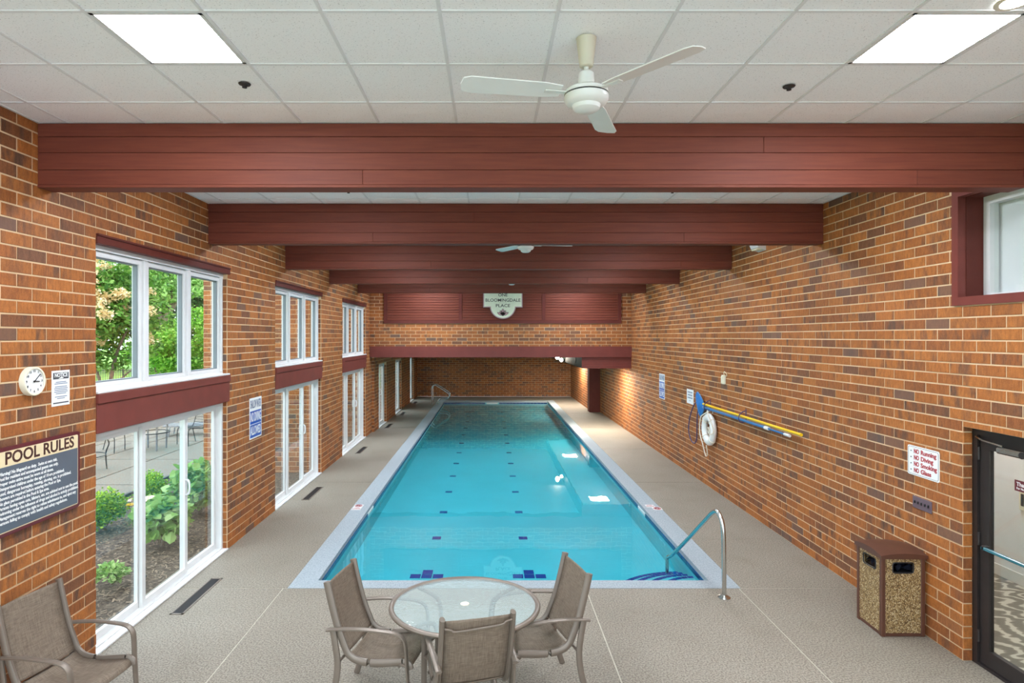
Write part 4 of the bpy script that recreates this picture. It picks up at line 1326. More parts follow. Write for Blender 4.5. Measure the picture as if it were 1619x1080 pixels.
shrub('boxwood', 'round clipped boxwood behind the middle door panel', -5.85, 10.5, cluster_blobs((0, 0, 0.30), (0.22, 0.2, 0.14), 16, 0.13, 0.2, 1.0), 4600, 0.045, 'leaf_box', 0.6)
shrub('large_leaf_shrub', 'large leafed hydrangea shrub behind the sliding door handle', -4.55, 8.45, cluster_blobs((0, 0, 0.36), (0.3, 0.26, 0.22), 16, 0.10, 0.17), 620, 0.15, 'leaf_pale', 0.85, 9, droop=0.35)
shrub('large_leaf_shrub', 'tall pale leafed hydrangea by the far end of the nearest door', -4.75, 9.95, cluster_blobs((0, 0, 0.52), (0.34, 0.36, 0.34), 22, 0.12, 0.2), 1000, 0.15, 'leaf_pale', 0.85, 9, droop=0.35)
shrub('seedling_shrub', 'small yellow green shrub low in the mulch near the brick edge', -4.42, 7.08, cluster_blobs((0, 0, 0.17), (0.17, 0.15, 0.08), 9, 0.05, 0.09), 420, 0.06, 'leaf_pale', 0.6, 7)
dl = thing('daylily', 'daylily clump with yellow flowers between the boxwoods', 'flower', (-5.22, 9.0, -0.03))
m = MB()
for k in range(46):
    a = random.uniform(0, 2 * math.pi); r = random.uniform(0.12, 0.32); h = random.uniform(0.18, 0.34)
    c, s = math.cos(a), math.sin(a)
    p = [np.array((0, 0, 0.0)), np.array((c * r * 0.4, s * r * 0.4, h)), np.array((c * r, s * r, h * random.uniform(0.5, 0.95)))]
    side = np.array((-s, c, 0)) * 0.009
    m.add([p[0] - side, p[0] + side, p[1] + side, p[1] - side, p[2]], [(0, 1, 2, 3), (3, 2, 4)])
m.build('blades', 'leaf_box', dl, fix=False)
for (fx, fy, fz) in ((-0.05, -0.06, 0.42), (0.05, 0.08, 0.47), (0.0, 0.02, 0.36)):
    m = MB()
    for k in range(6):
        a = math.pi / 3 * k
        c, s = math.cos(a), math.sin(a)
        m.add([(fx, fy, fz), (fx + c * 0.05 - s * 0.022, fy + s * 0.05 + c * 0.022, fz + 0.03), (fx + c * 0.085, fy + s * 0.085, fz + 0.02), (fx + c * 0.05 + s * 0.022, fy + s * 0.05 - c * 0.022, fz + 0.03)], [(0, 1, 2, 3)])
    m.build('bloom', 'lily', dl, fix=False)
    MB().tube([(0, 0, 0), (fx * 0.6, fy * 0.6, fz * 0.6), (fx, fy, fz)], 0.004, 5).build('stalk', 'leaf_box', dl)
pl = thing('path_light', 'small black path light standing in the mulch by the door', 'light', (-3.98, 6.95, -0.03))
MB().lathe([(0.025, 0.0), (0.028, 0.15), (0.028, 0.16)], seg=14).build('post', 'black', pl, True)
MB().lathe([(0.055, 0.155), (0.055, 0.17), (0.03, 0.185), (0.0, 0.19)], seg=18, cap=False).build('cap', 'black', pl, True)
sb = MB().prism([(-0.22, 0.0), (0.22, 0.0), (0.22, 0.05), (-0.22, 0.09)], 'y', -0.14, 0.14).build('splash_block', 'stone', None)
sb.location = (-5.3, 9.7, -0.03); sb.rotation_euler = (0, 0, 0.5)
tag(sb, 'pale sloping splash block lying in the mulch', 'stone')

# patio furniture
def patio_table(x, y, label, ringz=None, r=0.55):
    t = thing('patio_table', label, 'table', (x, y, 0), 0.3, 'round glass patio tables')
    MB().lathe([(r - 0.02, 0.715), (r - 0.02, 0.722)], seg=36).build('glass_top', 'tableglass', t, True)
    pts = [(r * math.cos(a), r * math.sin(a), 0.715) for a in np.linspace(0, 2 * math.pi, 36, endpoint=False)]
    MB().tube(pts, 0.016, 8, closed=True).build('rim', 'sign_white', t, True)
    for k in range(4):
        a = math.pi / 2 * k + 0.5
        c, s = math.cos(a), math.sin(a)
        if ringz:
            p = [(c * 0.36, s * 0.36, 0.70), (c * 0.34, s * 0.34, 0.35), (c * 0.33, s * 0.33, 0.0)]
            MB().tube(p, 0.022, 8).build('leg', 'chaise', t, True)
        else:
            p = spline([(c * 0.42, s * 0.42, 0.70), (c * 0.50, s * 0.50, 0.56), (c * 0.44, s * 0.44, 0.34), (c * 0.46, s * 0.46, 0.0)], 6)
            MB().tube(p, 0.014, 8).build('leg', 'iron', t, True)
    if ringz:
        pts = [(0.40 * math.cos(a), 0.40 * math.sin(a), ringz) for a in np.linspace(0, 2 * math.pi, 30, endpoint=False)]
        MB().tube(pts, 0.014, 8, closed=True).build('foot_ring', 'iron', t, True)
    else:
        pts = [(0.44 * math.cos(a), 0.44 * math.sin(a), 0.34) for a in np.linspace(0, 2 * math.pi, 30, endpoint=False)]
        MB().tube(pts, 0.009, 8, closed=True).build('stretcher_ring', 'iron', t, True)
patio_table(-8.65, 12.9, 'round glass patio table cut off by the brick edge outside', None, 0.55)
patio_table(-8.6, 15.5, 'round glass patio table with a ring stretcher farther out on the patio', 0.44, 0.6)
def patio_chair(x, y, rz, label):
    t = thing('patio_chair', label, 'chair', (x, y, 0), rz, 'wire patio chairs')
    for sx in (-1, 1):
        MB().tube(spline([(sx * 0.25, 0.24, 0), (sx * 0.24, 0.22, 0.42), (sx * 0.24, 0.0, 0.43), (sx * 0.24, -0.2, 0.45), (sx * 0.23, -0.34, 0.9)], 5), 0.011, 8).build('side_frame', 'iron', t, True)
        MB().tube([(sx * 0.24, -0.18, 0.44), (sx * 0.26, -0.30, 0.0)], 0.011, 8).build('leg', 'iron', t, True)
    for k in range(7):
        yy = -0.17 + 0.065 * k
        MB().tube([(-0.24, yy, 0.435), (0.24, yy, 0.435)], 0.006, 6).build('seat_wire', 'iron', t)
    for k in range(6):
        q = 0.1 + 0.15 * k
        MB().tube([(-0.235, -0.2 - 0.14 * q, 0.45 + 0.45 * q), (0.235, -0.2 - 0.14 * q, 0.45 + 0.45 * q)], 0.006, 6).build('back_wire', 'iron', t)
patio_chair(-9.5, 15.2, -1.5, 'wire patio chair between the two outdoor glass tables')
patio_chair(-8.0, 16.3, 2.6, 'wire patio chair beside the ring table near the lounger')
ch_ = thing('chaise_lounge', 'grey strapped chaise lounge lying flat out on the patio', 'lounger', (-8.5, 17.9, 0), 0.25)
for sx in (-0.3, 0.3):
    MB().tube(spline([(-0.95, sx, 0.30), (0.3, sx, 0.30), (0.95, sx, 0.42)], 5), 0.018, 8).build('side_rail', 'chaise', ch_, True)
for xx in (-0.75, 0.45):
    for sx in (-0.3, 0.3):
        MB().tube([(xx, sx, 0.3), (xx - 0.05, sx * 1.05, 0.0)], 0.016, 8).build('leg', 'chaise', ch_, True)
for k in range(26):
    xx = -0.92 + 0.073 * k
    zz = 0.30 if xx < 0.3 else 0.30 + (xx - 0.3) / 0.65 * 0.12
    MB().cbox(xx - 0.026, xx + 0.026, -0.31, 0.31, zz, zz + 0.02, 0.004).build('strap', 'chaise', ch_, fix=False)

# ------------------------------------------------------------------ sling chairs and table
def make_chair():
    t = thing('sling_chair', 'x', 'chair', (0, 0, 0), 0, 'taupe sling armchairs')
    prof = spline([(-0.385, 0.985), (-0.355, 0.86), (-0.30, 0.66), (-0.245, 0.52), (-0.205, 0.445), (-0.13, 0.405), (0.0, 0.398), (0.15, 0.418), (0.235, 0.43), (0.275, 0.415), (0.285, 0.385)], 5)
    hw = 0.235
    nb = 20                                   # where the back ends
    def sheet(P):
        m = MB(); n = len(P)
        K = 7
        vs = []
        for (y, z) in P:
            for k in range(K):
                x = -hw + 2 * hw * k / (K - 1)
                sag = -0.012 * (1 - (2 * k / (K - 1) - 1) ** 2)
                vs.append((x, y + (sag if z > 0.46 else 0), z + (sag if z <= 0.46 else 0)))
        fs = [(i * K + k, i * K + k + 1, (i + 1) * K + k + 1, (i + 1) * K + k) for i in range(n - 1) for k in range(K - 1)]
        m.add(vs, fs)
        o = m.build('x', 'sling', t, True)
        md = o.modifiers.new('thickness', 'SOLIDIFY'); md.thickness = 0.005; md.offset = 0
        return o
    i_b = min(range(len(prof)), key=lambda i: abs(prof[i][1] - 0.46) + (0 if prof[i][0] < -0.15 else 9))
    o = sheet(prof[1:i_b + 1]); o.name = 'back_sling'
    o = sheet(prof[i_b + 1:]); o.name = 'seat_sling'
    for s in (-1, 1):
        MB().tube([(s * (hw + 0.012), y, z) for y, z in prof], 0.029, 8, ry=0.020, up=(0, 1, 0.001)).build('side_rail', 'alu', t, True)
        arm = spline([(s * 0.268, -0.375, 0.625), (s * 0.272, -0.30, 0.64), (s * 0.282, -0.10, 0.662), (s * 0.285, 0.08, 0.664), (s * 0.284, 0.19, 0.655), (s * 0.282, 0.245, 0.62), (s * 0.28, 0.262, 0.56), (s * 0.278, 0.27, 0.42), (s * 0.278, 0.285, 0.20), (s * 0.28, 0.30, 0.0)], 5)
        MB().tube(arm, 0.013, 8, ry=0.023, up=(0.0, 0.5, 1.0)).build('arm_and_front_leg', 'alu', t, True)
        rl = spline([(s * 0.272, -0.325, 0.635), (s * 0.274, -0.30, 0.50), (s * 0.274, -0.285, 0.36), (s * 0.278, -0.31, 0.18), (s * 0.282, -0.37, 0.0)], 5)
        MB().tube(rl, 0.015, 8, ry=0.026, up=(1, 0, 0)).build('leg', 'alu', t, True)
        MB().tube([(s * 0.25, 0.20, 0.415), (s * 0.278, 0.265, 0.415)], 0.012, 8).build('seat_bracket', 'alu', t, True)
    MB().tube([(-0.27, -0.27, 0.40), (0.27, -0.27, 0.40)], 0.012, 8).build('cross_bar', 'alu', t, True)
    MB().tube([(-0.25, 0.20, 0.395), (0.25, 0.20, 0.395)], 0.012, 8).build('cross_bar', 'alu', t, True)
    hb_ = spline([(-0.235, -0.40, 0.925), (-0.19, -0.404, 0.915), (-0.16, -0.404, 0.90), (0.0, -0.404, 0.905), (0.16, -0.404, 0.915), (0.19, -0.404, 0.932), (0.235, -0.40, 0.94)], 5)
    MB().tube(hb_, 0.007, 8).build('spreader_bar', 'alu', t, True)
    return t
ch0 = make_chair()
spots = [((-0.83, 4.86), -101, 'taupe sling armchair on the window side of the glass table'),
         ((0.36, 4.99), 105.5, 'taupe sling armchair on the litter bin side of the glass table'),
         ((-0.17, 4.50), 14, 'taupe sling armchair with its back to the viewpoint'),
         ((-3.04, 4.44), -101, 'taupe sling armchair against the brick wall under the pool rules')]
for i, ((x, y), a, lab) in enumerate(spots):
    c = ch0 if i == 0 else copy_tree(ch0)
    c.location = (x, y, 0.0)
    c.rotation_euler = (0, 0, math.radians(a))
    c['label'] = lab
tb_ = thing('glass_table', 'round glass topped table with taupe rim at the pool edge', 'table', (-0.2, 4.92, 0))
TA, TB_ = 0.605, 0.55
def ell(r, z, n=48):
    return [(TA * r * math.cos(a), TB_ * r * math.sin(a), z) for a in np.linspace(0, 2 * math.pi, n, endpoint=False)]
g1, g2 = ell(0.97, 0.708), ell(0.97, 0.714)
MB().add(g1 + g2, [tuple(range(48)), tuple(range(95, 47, -1))] + [(i, (i + 1) % 48, 48 + (i + 1) % 48, 48 + i) for i in range(48)]).build('glass_top', 'tableglass', tb_)
MB().tube(ell(0.975, 0.708), 0.018, 10, ry=0.022, closed=True, up=(0, 0, 1)).build('rim', 'alu', tb_, True)
for k in range(4):
    a = math.pi / 4 + math.pi / 2 * k
    c, s = math.cos(a) * TA, math.sin(a) * TB_
    p = spline([(c * 0.97, s * 0.97, 0.69), (c * 0.62, s * 0.62, 0.675), (c * 0.50, s * 0.50, 0.60), (c * 0.50, s * 0.50, 0.35), (c * 0.62, s * 0.62, 0.12), (c * 0.74, s * 0.74, 0.0)], 6)
    MB().tube(p, 0.017, 10).build('leg', 'alu', tb_, True)
MB().tube(ell(0.52, 0.36, 32), 0.010, 8, closed=True).build('stretcher_ring', 'alu', tb_, True)
MB().lathe([(0.0, 0.7145), (0.036, 0.7145), (0.036, 0.718), (0.024, 0.719), (0.0, 0.7185)], seg=24, cap=False).build('umbrella_cap', 'rope', tb_, True)

# ------------------------------------------------------------------ litter bin
bn = thing('litter_bin', 'square brown litter bin with pebble panels against the brick wall', 'bin', (3.965, 6.02, 0), 0.0)
bw, bd, bh = 0.21, 0.20, 0.775
for sx in (-1, 1):
    for sy in (-1, 1):
        MB().cbox(sx * bw - 0.02 * (sx > 0) * 2 + 0.0, sx * bw + 0.04 * (sx < 0), sy * bd - 0.04 * (sy > 0), sy * bd + 0.04 * (sy < 0), 0.0, bh, 0.006).build('corner_post', 'brown', bn, fix=False)
MB().cbox(-bw + 0.01, bw - 0.01, -bd + 0.01, bd - 0.01, 0.0, 0.035, 0.004).build('base', 'brown', bn, fix=False)
def pebble_panel(face):
    m = MB()
    w = (bw if face in 'ns' else bd) - 0.035
    o0, o1, oz0, oz1 = -0.10, 0.10, 0.61, 0.71
    rects = [(-w, w, 0.035, oz0), (-w, w, oz1, bh - 0.02), (-w, o0, oz0, oz1), (o1, w, oz0, oz1)]
    for (a, b, c, d) in rects:
        if face == 's': m.box(a, b, -bd + 0.008, -bd + 0.022, c, d)
        if face == 'n': m.box(a, b, bd - 0.022, bd - 0.008, c, d)
        if face == 'w': m.box(-bw + 0.008, -bw + 0.022, a, b, c, d)
        if face == 'e': m.box(bw - 0.022, bw - 0.008, a, b, c, d)
    p = m.build('pebble_panel', 'pebble', bn, fix=False)
    r = MB()
    pts = [(o0, oz0), (o1, oz0), (o1, oz1), (o0, oz1)]
    cr = []
    for (cx_, cy_, a0) in ((o0 + .02, oz0 + .02, 180), (o1 - .02, oz0 + .02, 270), (o1 - .02, oz1 - .02, 0), (o0 + .02, oz1 - .02, 90)):
        for q in (0, 45, 90):
            cr.append((cx_ + .02 * math.cos(math.radians(a0 + q)), cy_ + .02 * math.sin(math.radians(a0 + q))))
    P3 = [{'s': (a, -bd + 0.008, b), 'n': (a, bd - 0.008, b), 'w': (-bw + 0.008, a, b), 'e': (bw - 0.008, a, b)}[face] for a, b in cr]
    r.tube(P3, 0.006, 6, closed=True).build('opening_rim', 'black', p, True)
for f_ in 'snwe':
    pebble_panel(f_)
MB().cbox(-bw + 0.05, bw - 0.05, -bd + 0.05, bd - 0.05, 0.04, 0.60, 0.01).build('inner_liner', 'black', bn, fix=False)
bgm = MB()
K = 10
vs = [(-0.15 + 0.3 * i / (K - 1), -0.14 + 0.28 * j / (K - 1), 0.62 + random.uniform(-0.02, 0.05)) for i in range(K) for j in range(K)]
bgm.add(vs, [(i * K + j, (i + 1) * K + j, (i + 1) * K + j + 1, i * K + j + 1) for i in range(K - 1) for j in range(K - 1)])
bgm.build('liner_bag', 'bag', bn, True, fix=False)
lid = []
for a in np.linspace(-1, 1, 15):
    lid.append((a * (bd + 0.012), bh + 0.012 + 0.045 * (1 - a * a)))
lidp = [(-(bd + 0.012), bh - 0.02)] + lid + [((bd + 0.012), bh - 0.02)]
# arched in both directions: a shallow grid dome
m = MB(); K = 13; vs = []
for i in range(K):
    for j in range(K):
        a, b = -1 + 2 * i / (K - 1), -1 + 2 * j / (K - 1)
        vs.append((a * (bw + 0.014), b * (bd + 0.014), bh + 0.006 + 0.022 * (1 - a * a) + 0.030 * (1 - b * b)))
n0 = len(vs)
fs = [(i * K + j, (i + 1) * K + j, (i + 1) * K + j + 1, i * K + j + 1) for i in range(K - 1) for j in range(K - 1)]
edge = [i * K for i in range(K)] + [(K - 1) * K + j for j in range(1, K)] + [i * K + K - 1 for i in range(K - 2, -1, -1)] + [j for j in range(K - 2, 0, -1)]
for q in edge:
    vs.append((vs[q][0], vs[q][1], bh - 0.025))
fs += [(edge[i], edge[(i + 1) % len(edge)], n0 + (i + 1) % len(edge), n0 + i) for i in range(len(edge))]
fs.append(tuple(n0 + i for i in range(len(edge))))
m.add(vs, fs).build('lid', 'brown', bn, True)

# ------------------------------------------------------------------ signs and fittings on the walls
ck = wall_thing('wall_clock', 'round white wall clock above the pool rules', 'clock', 'left', (XL, 4.68, 2.535))
R = 0.112
MB().lathe([(R, 0.0), (R, 0.038), (R - 0.004, 0.045), (R - 0.014, 0.045), (R - 0.016, 0.036)], seg=48, cap=False).build('case', 'cream', ck, True)
MB().lathe([(0.0, 0.034), (R - 0.015, 0.034)], seg=48, cap=False).build('dial', 'sign_white', ck)
for h in range(12):
    a = math.pi / 2 - (h + 1) * math.pi / 6
    text('numeral', str(h + 1), 0.026, 'ink', ck, math.cos(a) * 0.078, math.sin(a) * 0.078, 0.036)
for (ang, L, w_, nm) in ((math.pi / 2 - math.radians(95), 0.048, 0.004, 'hour_hand'), (math.pi / 2 - math.radians(48), 0.078, 0.003, 'minute_hand')):
    c, s = math.cos(ang), math.sin(ang)
    MB().tube([(-c * 0.012, -s * 0.012, 0.039), (c * L, s * L, 0.039)], w_, 6).build(nm, 'ink', ck)
MB().lathe([(0.006, 0.036), (0.006, 0.043)], seg=12).build('hub', 'ink', ck)

nt = wall_thing('notice_sign', 'small white notice with a dark grey heading beside the clock', 'sign', 'left', (XL, 5.015, 2.455))
MB().cbox(-0.105, 0.105, -0.145, 0.145, 0, 0.004, 0.001).build('plate', 'sign_white', nt)
MB().box(-0.09, 0.09, 0.075, 0.128, 0.004, 0.005).build('heading_block', 'sign_dark', nt, fix=False)
text('lettering', 'NOTICE', 0.045, 'letter_white', nt, 0, 0.106, 0.0055, bold=0.0015, width=0.15)
MB().prism([(-0.03, 0.078), (0.02, 0.078), (0.03, 0.086), (0.0, 0.092)], 'z', 0.005, 0.0056).build('heading_mark', 'letter_white', nt)
for k, (yy, w_) in enumerate(((0.05, 0.06), (0.037, 0.075), (0.012, 0.07), (-0.002, 0.078), (-0.016, 0.074), (-0.030, 0.078), (-0.044, 0.06), (-0.07, 0.07), (-0.084, 0.045))):
    MB().box(-w_, w_, yy - 0.0028, yy + 0.0028, 0.004, 0.0046).build('text_line', 'sign_grey', nt, fix=False)
MB().box(-0.09, 0.09, -0.125, -0.115, 0.004, 0.005).build('footer_bar', 'sign_dark', nt, fix=False)

# pool rules board
pr = wall_thing('pool_rules_board', 'large slate pool rules board with cream heading on the near brick wall', 'sign', 'left', (XL, 4.755, 1.748))
W2, H2 = 0.465, 0.323
def rounded(w, h, r, n=4):
    out = []
    for (cx_, cy_, a0) in ((w - r, -h + r, 270), (w - r, h - r, 0), (-w + r, h - r, 90), (-w + r, -h + r, 180)):
        for q in range(n + 1):
            a = math.radians(a0 + 90 * q / n)
            out.append((cx_ + r * math.cos(a), cy_ + r * math.sin(a)))
    return out
MB().prism(rounded(W2, H2, 0.03), 'z', 0, 0.022).build('frame', 'sign_maroon', pr)
MB().prism(rounded(W2 - 0.028, H2 - 0.028, 0.012), 'z', 0.022, 0.024).build('heading_panel', 'sign_cream', pr)
MB().box(-W2 + 0.036, W2 - 0.036, -H2 + 0.036, H2 - 0.14, 0.024, 0.0265).build('slate_panel', 'sign_slate', pr, fix=False)
text('lettering', 'POOL RULES', 0.125, 'ink_brown', pr, 0.02, H2 - 0.085, 0.0245, bold=0.003, width=0.73)
lines = ['Warning! No lifeguard on duty.  Swim at own risk.', 'Pool for resident and accompanied guests use only.', 'Proper swim attire must be worn at all times.',
         'Unsupervised children under the age of 18 are prohibited.', 'Loud, dangerous horseplay, running, shoving, etc. is prohibited.', 'Showers are required before entering the Pool or Spa.',
         'No glass permitted in the Pool & Spa area.', 'Persons having open cuts, blisters, etc. are advised not to use the pool.', 'Swimming under the influence of drugs and alcohol is strictly prohibited.',
         'Management reserves the right to refuse admittance to, and eject any', 'persons failing to comply with health and safety regulations.']
wd = [0.59, 0.60, 0.545, 0.67, 0.75, 0.63, 0.496, 0.836, 0.84, 0.81, 0.705]
for k, (s_, w_) in enumerate(zip(lines, wd)):
    text('lettering', s_, 0.034, 'letter_white', pr, -0.405, 0.135 - 0.0355 * k, 0.027, 'LEFT', bold=0.0008, width=w_)

# shallow water signs
def shallow(side, x, y, z, label):
    t = wall_thing('depth_warning_sign', label, 'sign', side, (x, y, z), 'shallow water warning signs')
    w_, h_ = 0.235, 0.305
    MB().prism(rounded(w_, h_, 0.012), 'z', 0, 0.004).build('plate', 'sign_white', t)
    text('lettering', 'SHALLOW WATER', 0.17, 'sign_grey', t, 0, 0.205, 0.005, bold=0.002, width=0.41)
    MB().box(-0.215, 0.215, -0.085, 0.11, 0.004, 0.005).build('upper_blue_block', 'sign_blue', t, fix=False)
    MB().box(-0.215, 0.215, -0.285, -0.095, 0.004, 0.005).build('lower_blue_block', 'sign_blue', t, fix=False)
    text('lettering', 'NO DIVING', 0.19, 'letter_white', t, 0, 0.012, 0.0055, bold=0.003, width=0.40)
    text('lettering', 'ALLOWED', 0.18, 'letter_white', t, 0, -0.19, 0.0055, bold=0.003, width=0.40)
shallow('left', XL, 9.19, 1.655, 'blue and white shallow water sign between the nearest and middle windows')
shallow('right', XR, 14.80, 1.665, 'blue and white shallow water sign on the long plain brick wall')
sm = wall_thing('small_wall_sign', 'small white lettered sign on the brick wall left of the life ring', 'sign', 'right', (XR, 12.72, 1.62), None)
MB().prism(rounded(0.21, 0.15, 0.008), 'z', 0, 0.004).build('plate', 'sign_white', sm)
for k, w_ in enumerate((0.15, 0.14, 0.155, 0.06)):
    for q in range(5 if k < 3 else 2):
        xx = -w_ + 2 * w_ * (q + 0.1) / (5 if k < 3 else 2)
        MB().box(xx, xx + 2 * w_ / 5 * 0.7, 0.075 - 0.058 * k, 0.105 - 0.058 * k, 0.004, 0.0048).build('letter_block', 'sign_grey', sm, fix=False)
nr = wall_thing('rules_sign', 'white sign listing four red prohibitions above the switch plate', 'sign', 'right', (XR, 5.885, 1.655))
MB().prism(rounded(0.215, 0.145, 0.02), 'z', 0, 0.004).build('plate', 'sign_white', nr)
MB().tube([(x_, y_, 0.0045) for x_, y_ in rounded(0.203, 0.133, 0.018)], 0.0018, 5, closed=True).build('border_line', 'sign_dark', nr)
for k, s_ in enumerate(('Running', 'Diving', 'Smoking', 'Glass')):
    yy = 0.092 - 0.062 * k
    MB().lathe([(0.007, 0.004), (0.007, 0.006)], -0.165, yy, 0, 10).build('bullet', 'sign_dark', nr)
    text('lettering', 'NO', 0.06, 'sign_red', nr, -0.125, yy, 0.005, 'LEFT', 0.0022, width=0.07)
    text('lettering', s_, 0.06, 'sign_red', nr, -0.03, yy, 0.005, 'LEFT', 0.0018, width=[0.205, 0.165, 0.215, 0.14][k])
sw = wall_thing('switch_plate', 'mauve five switch plate on the brick wall above the bin', 'switch', 'right', (XR, 5.895, 1.25))
MB().cbox(-0.13, 0.13, -0.058, 0.058, 0, 0.008, 0.003).build('plate', 'plate', sw)
for k in range(5):
    x_ = -0.092 + 0.046 * k
    o = MB().cbox(x_ - 0.005, x_ + 0.005, -0.010, 0.016, 0.006, 0.02, 0.002).build('toggle', 'black', sw)

# life ring
lr = wall_thing('life_ring', 'white foam life ring hanging on the brick wall under the net', 'life ring', 'right', (XR - 0.075, 11.43, 1.13))
pts = [(0.232 * math.cos(a), 0.232 * math.sin(a), 0) for a in np.linspace(0, 2 * math.pi, 40, endpoint=False)]
MB().tube(pts, 0.055, 16, ry=0.072, closed=True, up=(0, 0, 1)).build('ring_body', 'ring', lr, True)
for k in range(4):
    a = math.pi / 4 + math.pi / 2 * k
    c, s = math.cos(a), math.sin(a)
    p = [(c * (0.232 + 0.078 * math.cos(b)), s * (0.232 + 0.078 * math.cos(b)), 0.060 * math.sin(b)) for b in np.linspace(0, 2 * math.pi, 18, endpoint=False)]
    MB().tube(p, 0.007, 6, closed=True).build('strap', 'rope', lr, True)
rp = spline([(0.02, 0.33, 0.03), (-0.10, 0.27, 0.07), (-0.24, 0.20, 0.07), (-0.36, 0.02, 0.05), (-0.34, -0.14, 0.05), (-0.20, -0.30, 0.05), (-0.17, -0.42, 0.03), (-0.10, -0.52, 0.02), (-0.02, -0.46, 0.02), (0.0, -0.30, 0.05)], 6)
MB().tube(rp, 0.010, 6).build('grab_line', 'rope', lr, True)
rp = spline([(0.02, 0.36, 0.03), (0.16, 0.28, 0.07), (0.30, 0.12, 0.05), (0.34, 0.0, 0.04), (0.24, -0.06, 0.07)], 6)
MB().tube(rp, 0.010, 6).build('grab_line', 'rope', lr, True)
rp = spline([(-0.02, 0.05, -0.02), (0.05, 0.0, 0.0), (0.02, -0.07, 0.0), (-0.06, -0.05, 0.0), (-0.04, 0.02, 0.02), (0.03, 0.03, 0.02), (0.03, -0.12, 0.0)], 6)
MB().tube(rp, 0.010, 6).build('rope_coil', 'rope', lr, True)
hk = thing('wall_hook', 'white hook carrying the life ring on the brick wall', 'hook', (XR, 11.43, 1.46))
MB().tube(spline([(0, 0, 0.02), (-0.06, 0, 0.02), (-0.10, 0, 0.0), (-0.11, 0, 0.03)], 5), 0.009, 8).build('hook_arm', 'white', hk, True)
MB().cbox(-0.006, 0, -0.02, 0.02, -0.03, 0.05, 0.002).build('hook_plate', 'white', hk)
# poles
yp = thing('yellow_pole', 'long yellow pool pole resting on the brick wall brackets', 'pole', (XR - 0.07, 0, 0))
MB().tube([(0, 8.07, 1.575), (0, 11.75, 1.575)], 0.020, 12).build('tube', 'yellowpole', yp, True)
MB().tube([(0, 8.05, 1.575), (0, 8.10, 1.575)], 0.022, 12).build('end_cap', 'yellowpole', yp, True)
bp = thing('blue_pole', 'long blue telescopic pool pole under the yellow pole', 'pole', (XR - 0.075, 0, 0))
MB().tube([(0, 9.0, 1.515), (0, 11.75, 1.515)], 0.022, 12).build('outer_tube', 'bluepole', bp, True)
MB().tube([(0, 8.45, 1.513), (0, 9.05, 1.515)], 0.015, 12).build('inner_tube', 'bluepole', bp, True)
MB().tube([(0, 8.98, 1.515), (0, 9.10, 1.515)], 0.027, 12).build('lock_collar', 'white', bp, True)
MB().tube([(0, 8.35, 1.513), (0, 8.50, 1.513)], 0.021, 12).build('end_grip', 'white', bp, True)
for y_, lb in ((9.95, 'black pole bracket on the brick wall near the middle of the poles'), (11.55, 'black pole bracket on the brick wall beside the net')):
    t = thing('pole_bracket', lb, 'bracket', (XR, y_, 1.5), 0, 'pole brackets')
    MB().tube(spline([(0, 0, 0.0), (-0.06, 0, -0.03), (-0.115, 0, 0.0), (-0.12, 0, 0.07), (-0.08, 0, 0.13), (-0.02, 0, 0.16)], 5), 0.008, 8).build('hook_bar', 'cord', t, True)
    MB().cbox(-0.006, 0, -0.015, 0.015, -0.03, 0.19, 0.002).build('wall_strip', 'cord', t)
nt_ = thing('skimmer_net', 'blue mesh skimmer net at the end of the poles', 'net', (XR - 0.06, 11.95, 1.56))
fr_pts = spline([(0, -0.22, -0.05), (0, -0.10, 0.10), (0, 0.10, 0.20), (0, 0.20, 0.19), (0, 0.23, 0.08), (0, 0.12, -0.12), (0, 0.0, -0.24), (0, -0.10, -0.20)], 5, True)
MB().tube(fr_pts, 0.012, 8, closed=True).build('hoop', 'bluepole', nt_, True)
n_ = len(fr_pts)
cen = np.mean(np.array(fr_pts), 0)
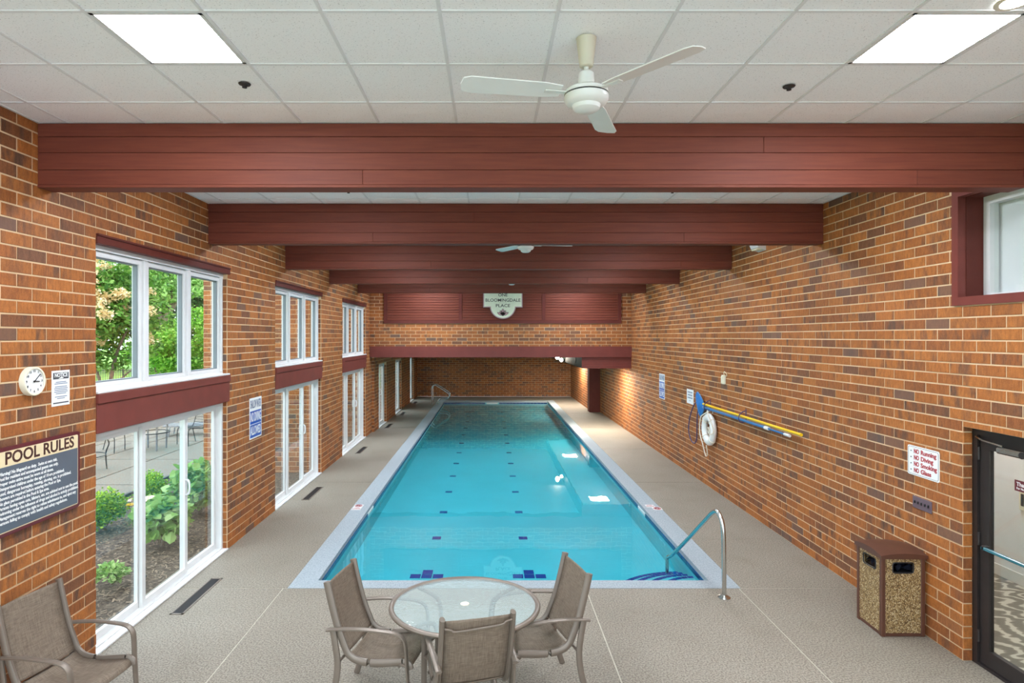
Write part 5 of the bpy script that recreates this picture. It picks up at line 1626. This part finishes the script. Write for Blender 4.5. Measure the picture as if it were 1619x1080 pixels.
vs = list(fr_pts) + [tuple(cen + (np.array(p) - cen) * 0.5 + np.array((-0.03, 0, 0))) for p in fr_pts] + [tuple(cen + np.array((-0.045, 0, 0)))]
fs = [(i, (i + 1) % n_, n_ + (i + 1) % n_, n_ + i) for i in range(n_)] + [(n_ + i, n_ + (i + 1) % n_, 2 * n_) for i in range(n_)]
MB().add(vs, fs).build('mesh_bag', 'bluenet', nt_, True)
hkp = thing('rescue_hook', 'dark looped rescue hook hanging below the net on the wall', 'hook', (XR - 0.05, 0, 0))
lp = spline([(0, 12.0, 1.58), (0, 12.2, 1.56), (0, 12.42, 1.42), (0, 12.62, 1.15), (0, 12.66, 0.9), (0, 12.5, 0.74), (0, 12.3, 0.72), (0, 12.18, 0.84), (0, 12.16, 1.05), (0, 12.13, 1.35), (0, 12.02, 1.52)], 6)
MB().tube(lp, 0.011, 8).build('hook_loop', 'cord', hkp, True)
MB().tube([(0, 11.75, 1.58), (0, 12.03, 1.58)], 0.013, 8).build('socket', 'steel', hkp, True)
# thermostat box
th = thing('sensor_box', 'cream thermostat box with a wire on the brick wall above the ring', 'thermostat', (XR, 10.85, 2.11))
MB().cbox(-0.045, 0, -0.055, 0.055, -0.08, 0.08, 0.008).build('housing', 'cream', th)
MB().cbox(-0.06, -0.045, -0.035, 0.035, -0.06, 0.06, 0.006).build('cover', 'cream', th)
MB().tube(spline([(-0.02, -0.02, 0.08), (-0.03, -0.03, 0.13), (-0.03, -0.08, 0.14), (-0.01, -0.10, 0.10), (0.0, -0.08, 0.06)], 5), 0.006, 6).build('wire', 'cream', th, True)
# emergency light
el = thing('wall_speaker', 'white wedge shaped lamp high on the brick wall by the third beam', 'light', (XR, 9.36, 4.24))
MB().prism([(0, -0.05), (0, 0.09), (-0.10, 0.09), (-0.14, 0.05), (-0.12, 0.0)], 'y', -0.13, 0.13).build('x', 'white', el).name = 'housing'
for o in el.children:
    pass
MB().cbox(-0.125, -0.03, -0.10, 0.10, -0.035, -0.015, 0.004).build('lens', 'cream', el)
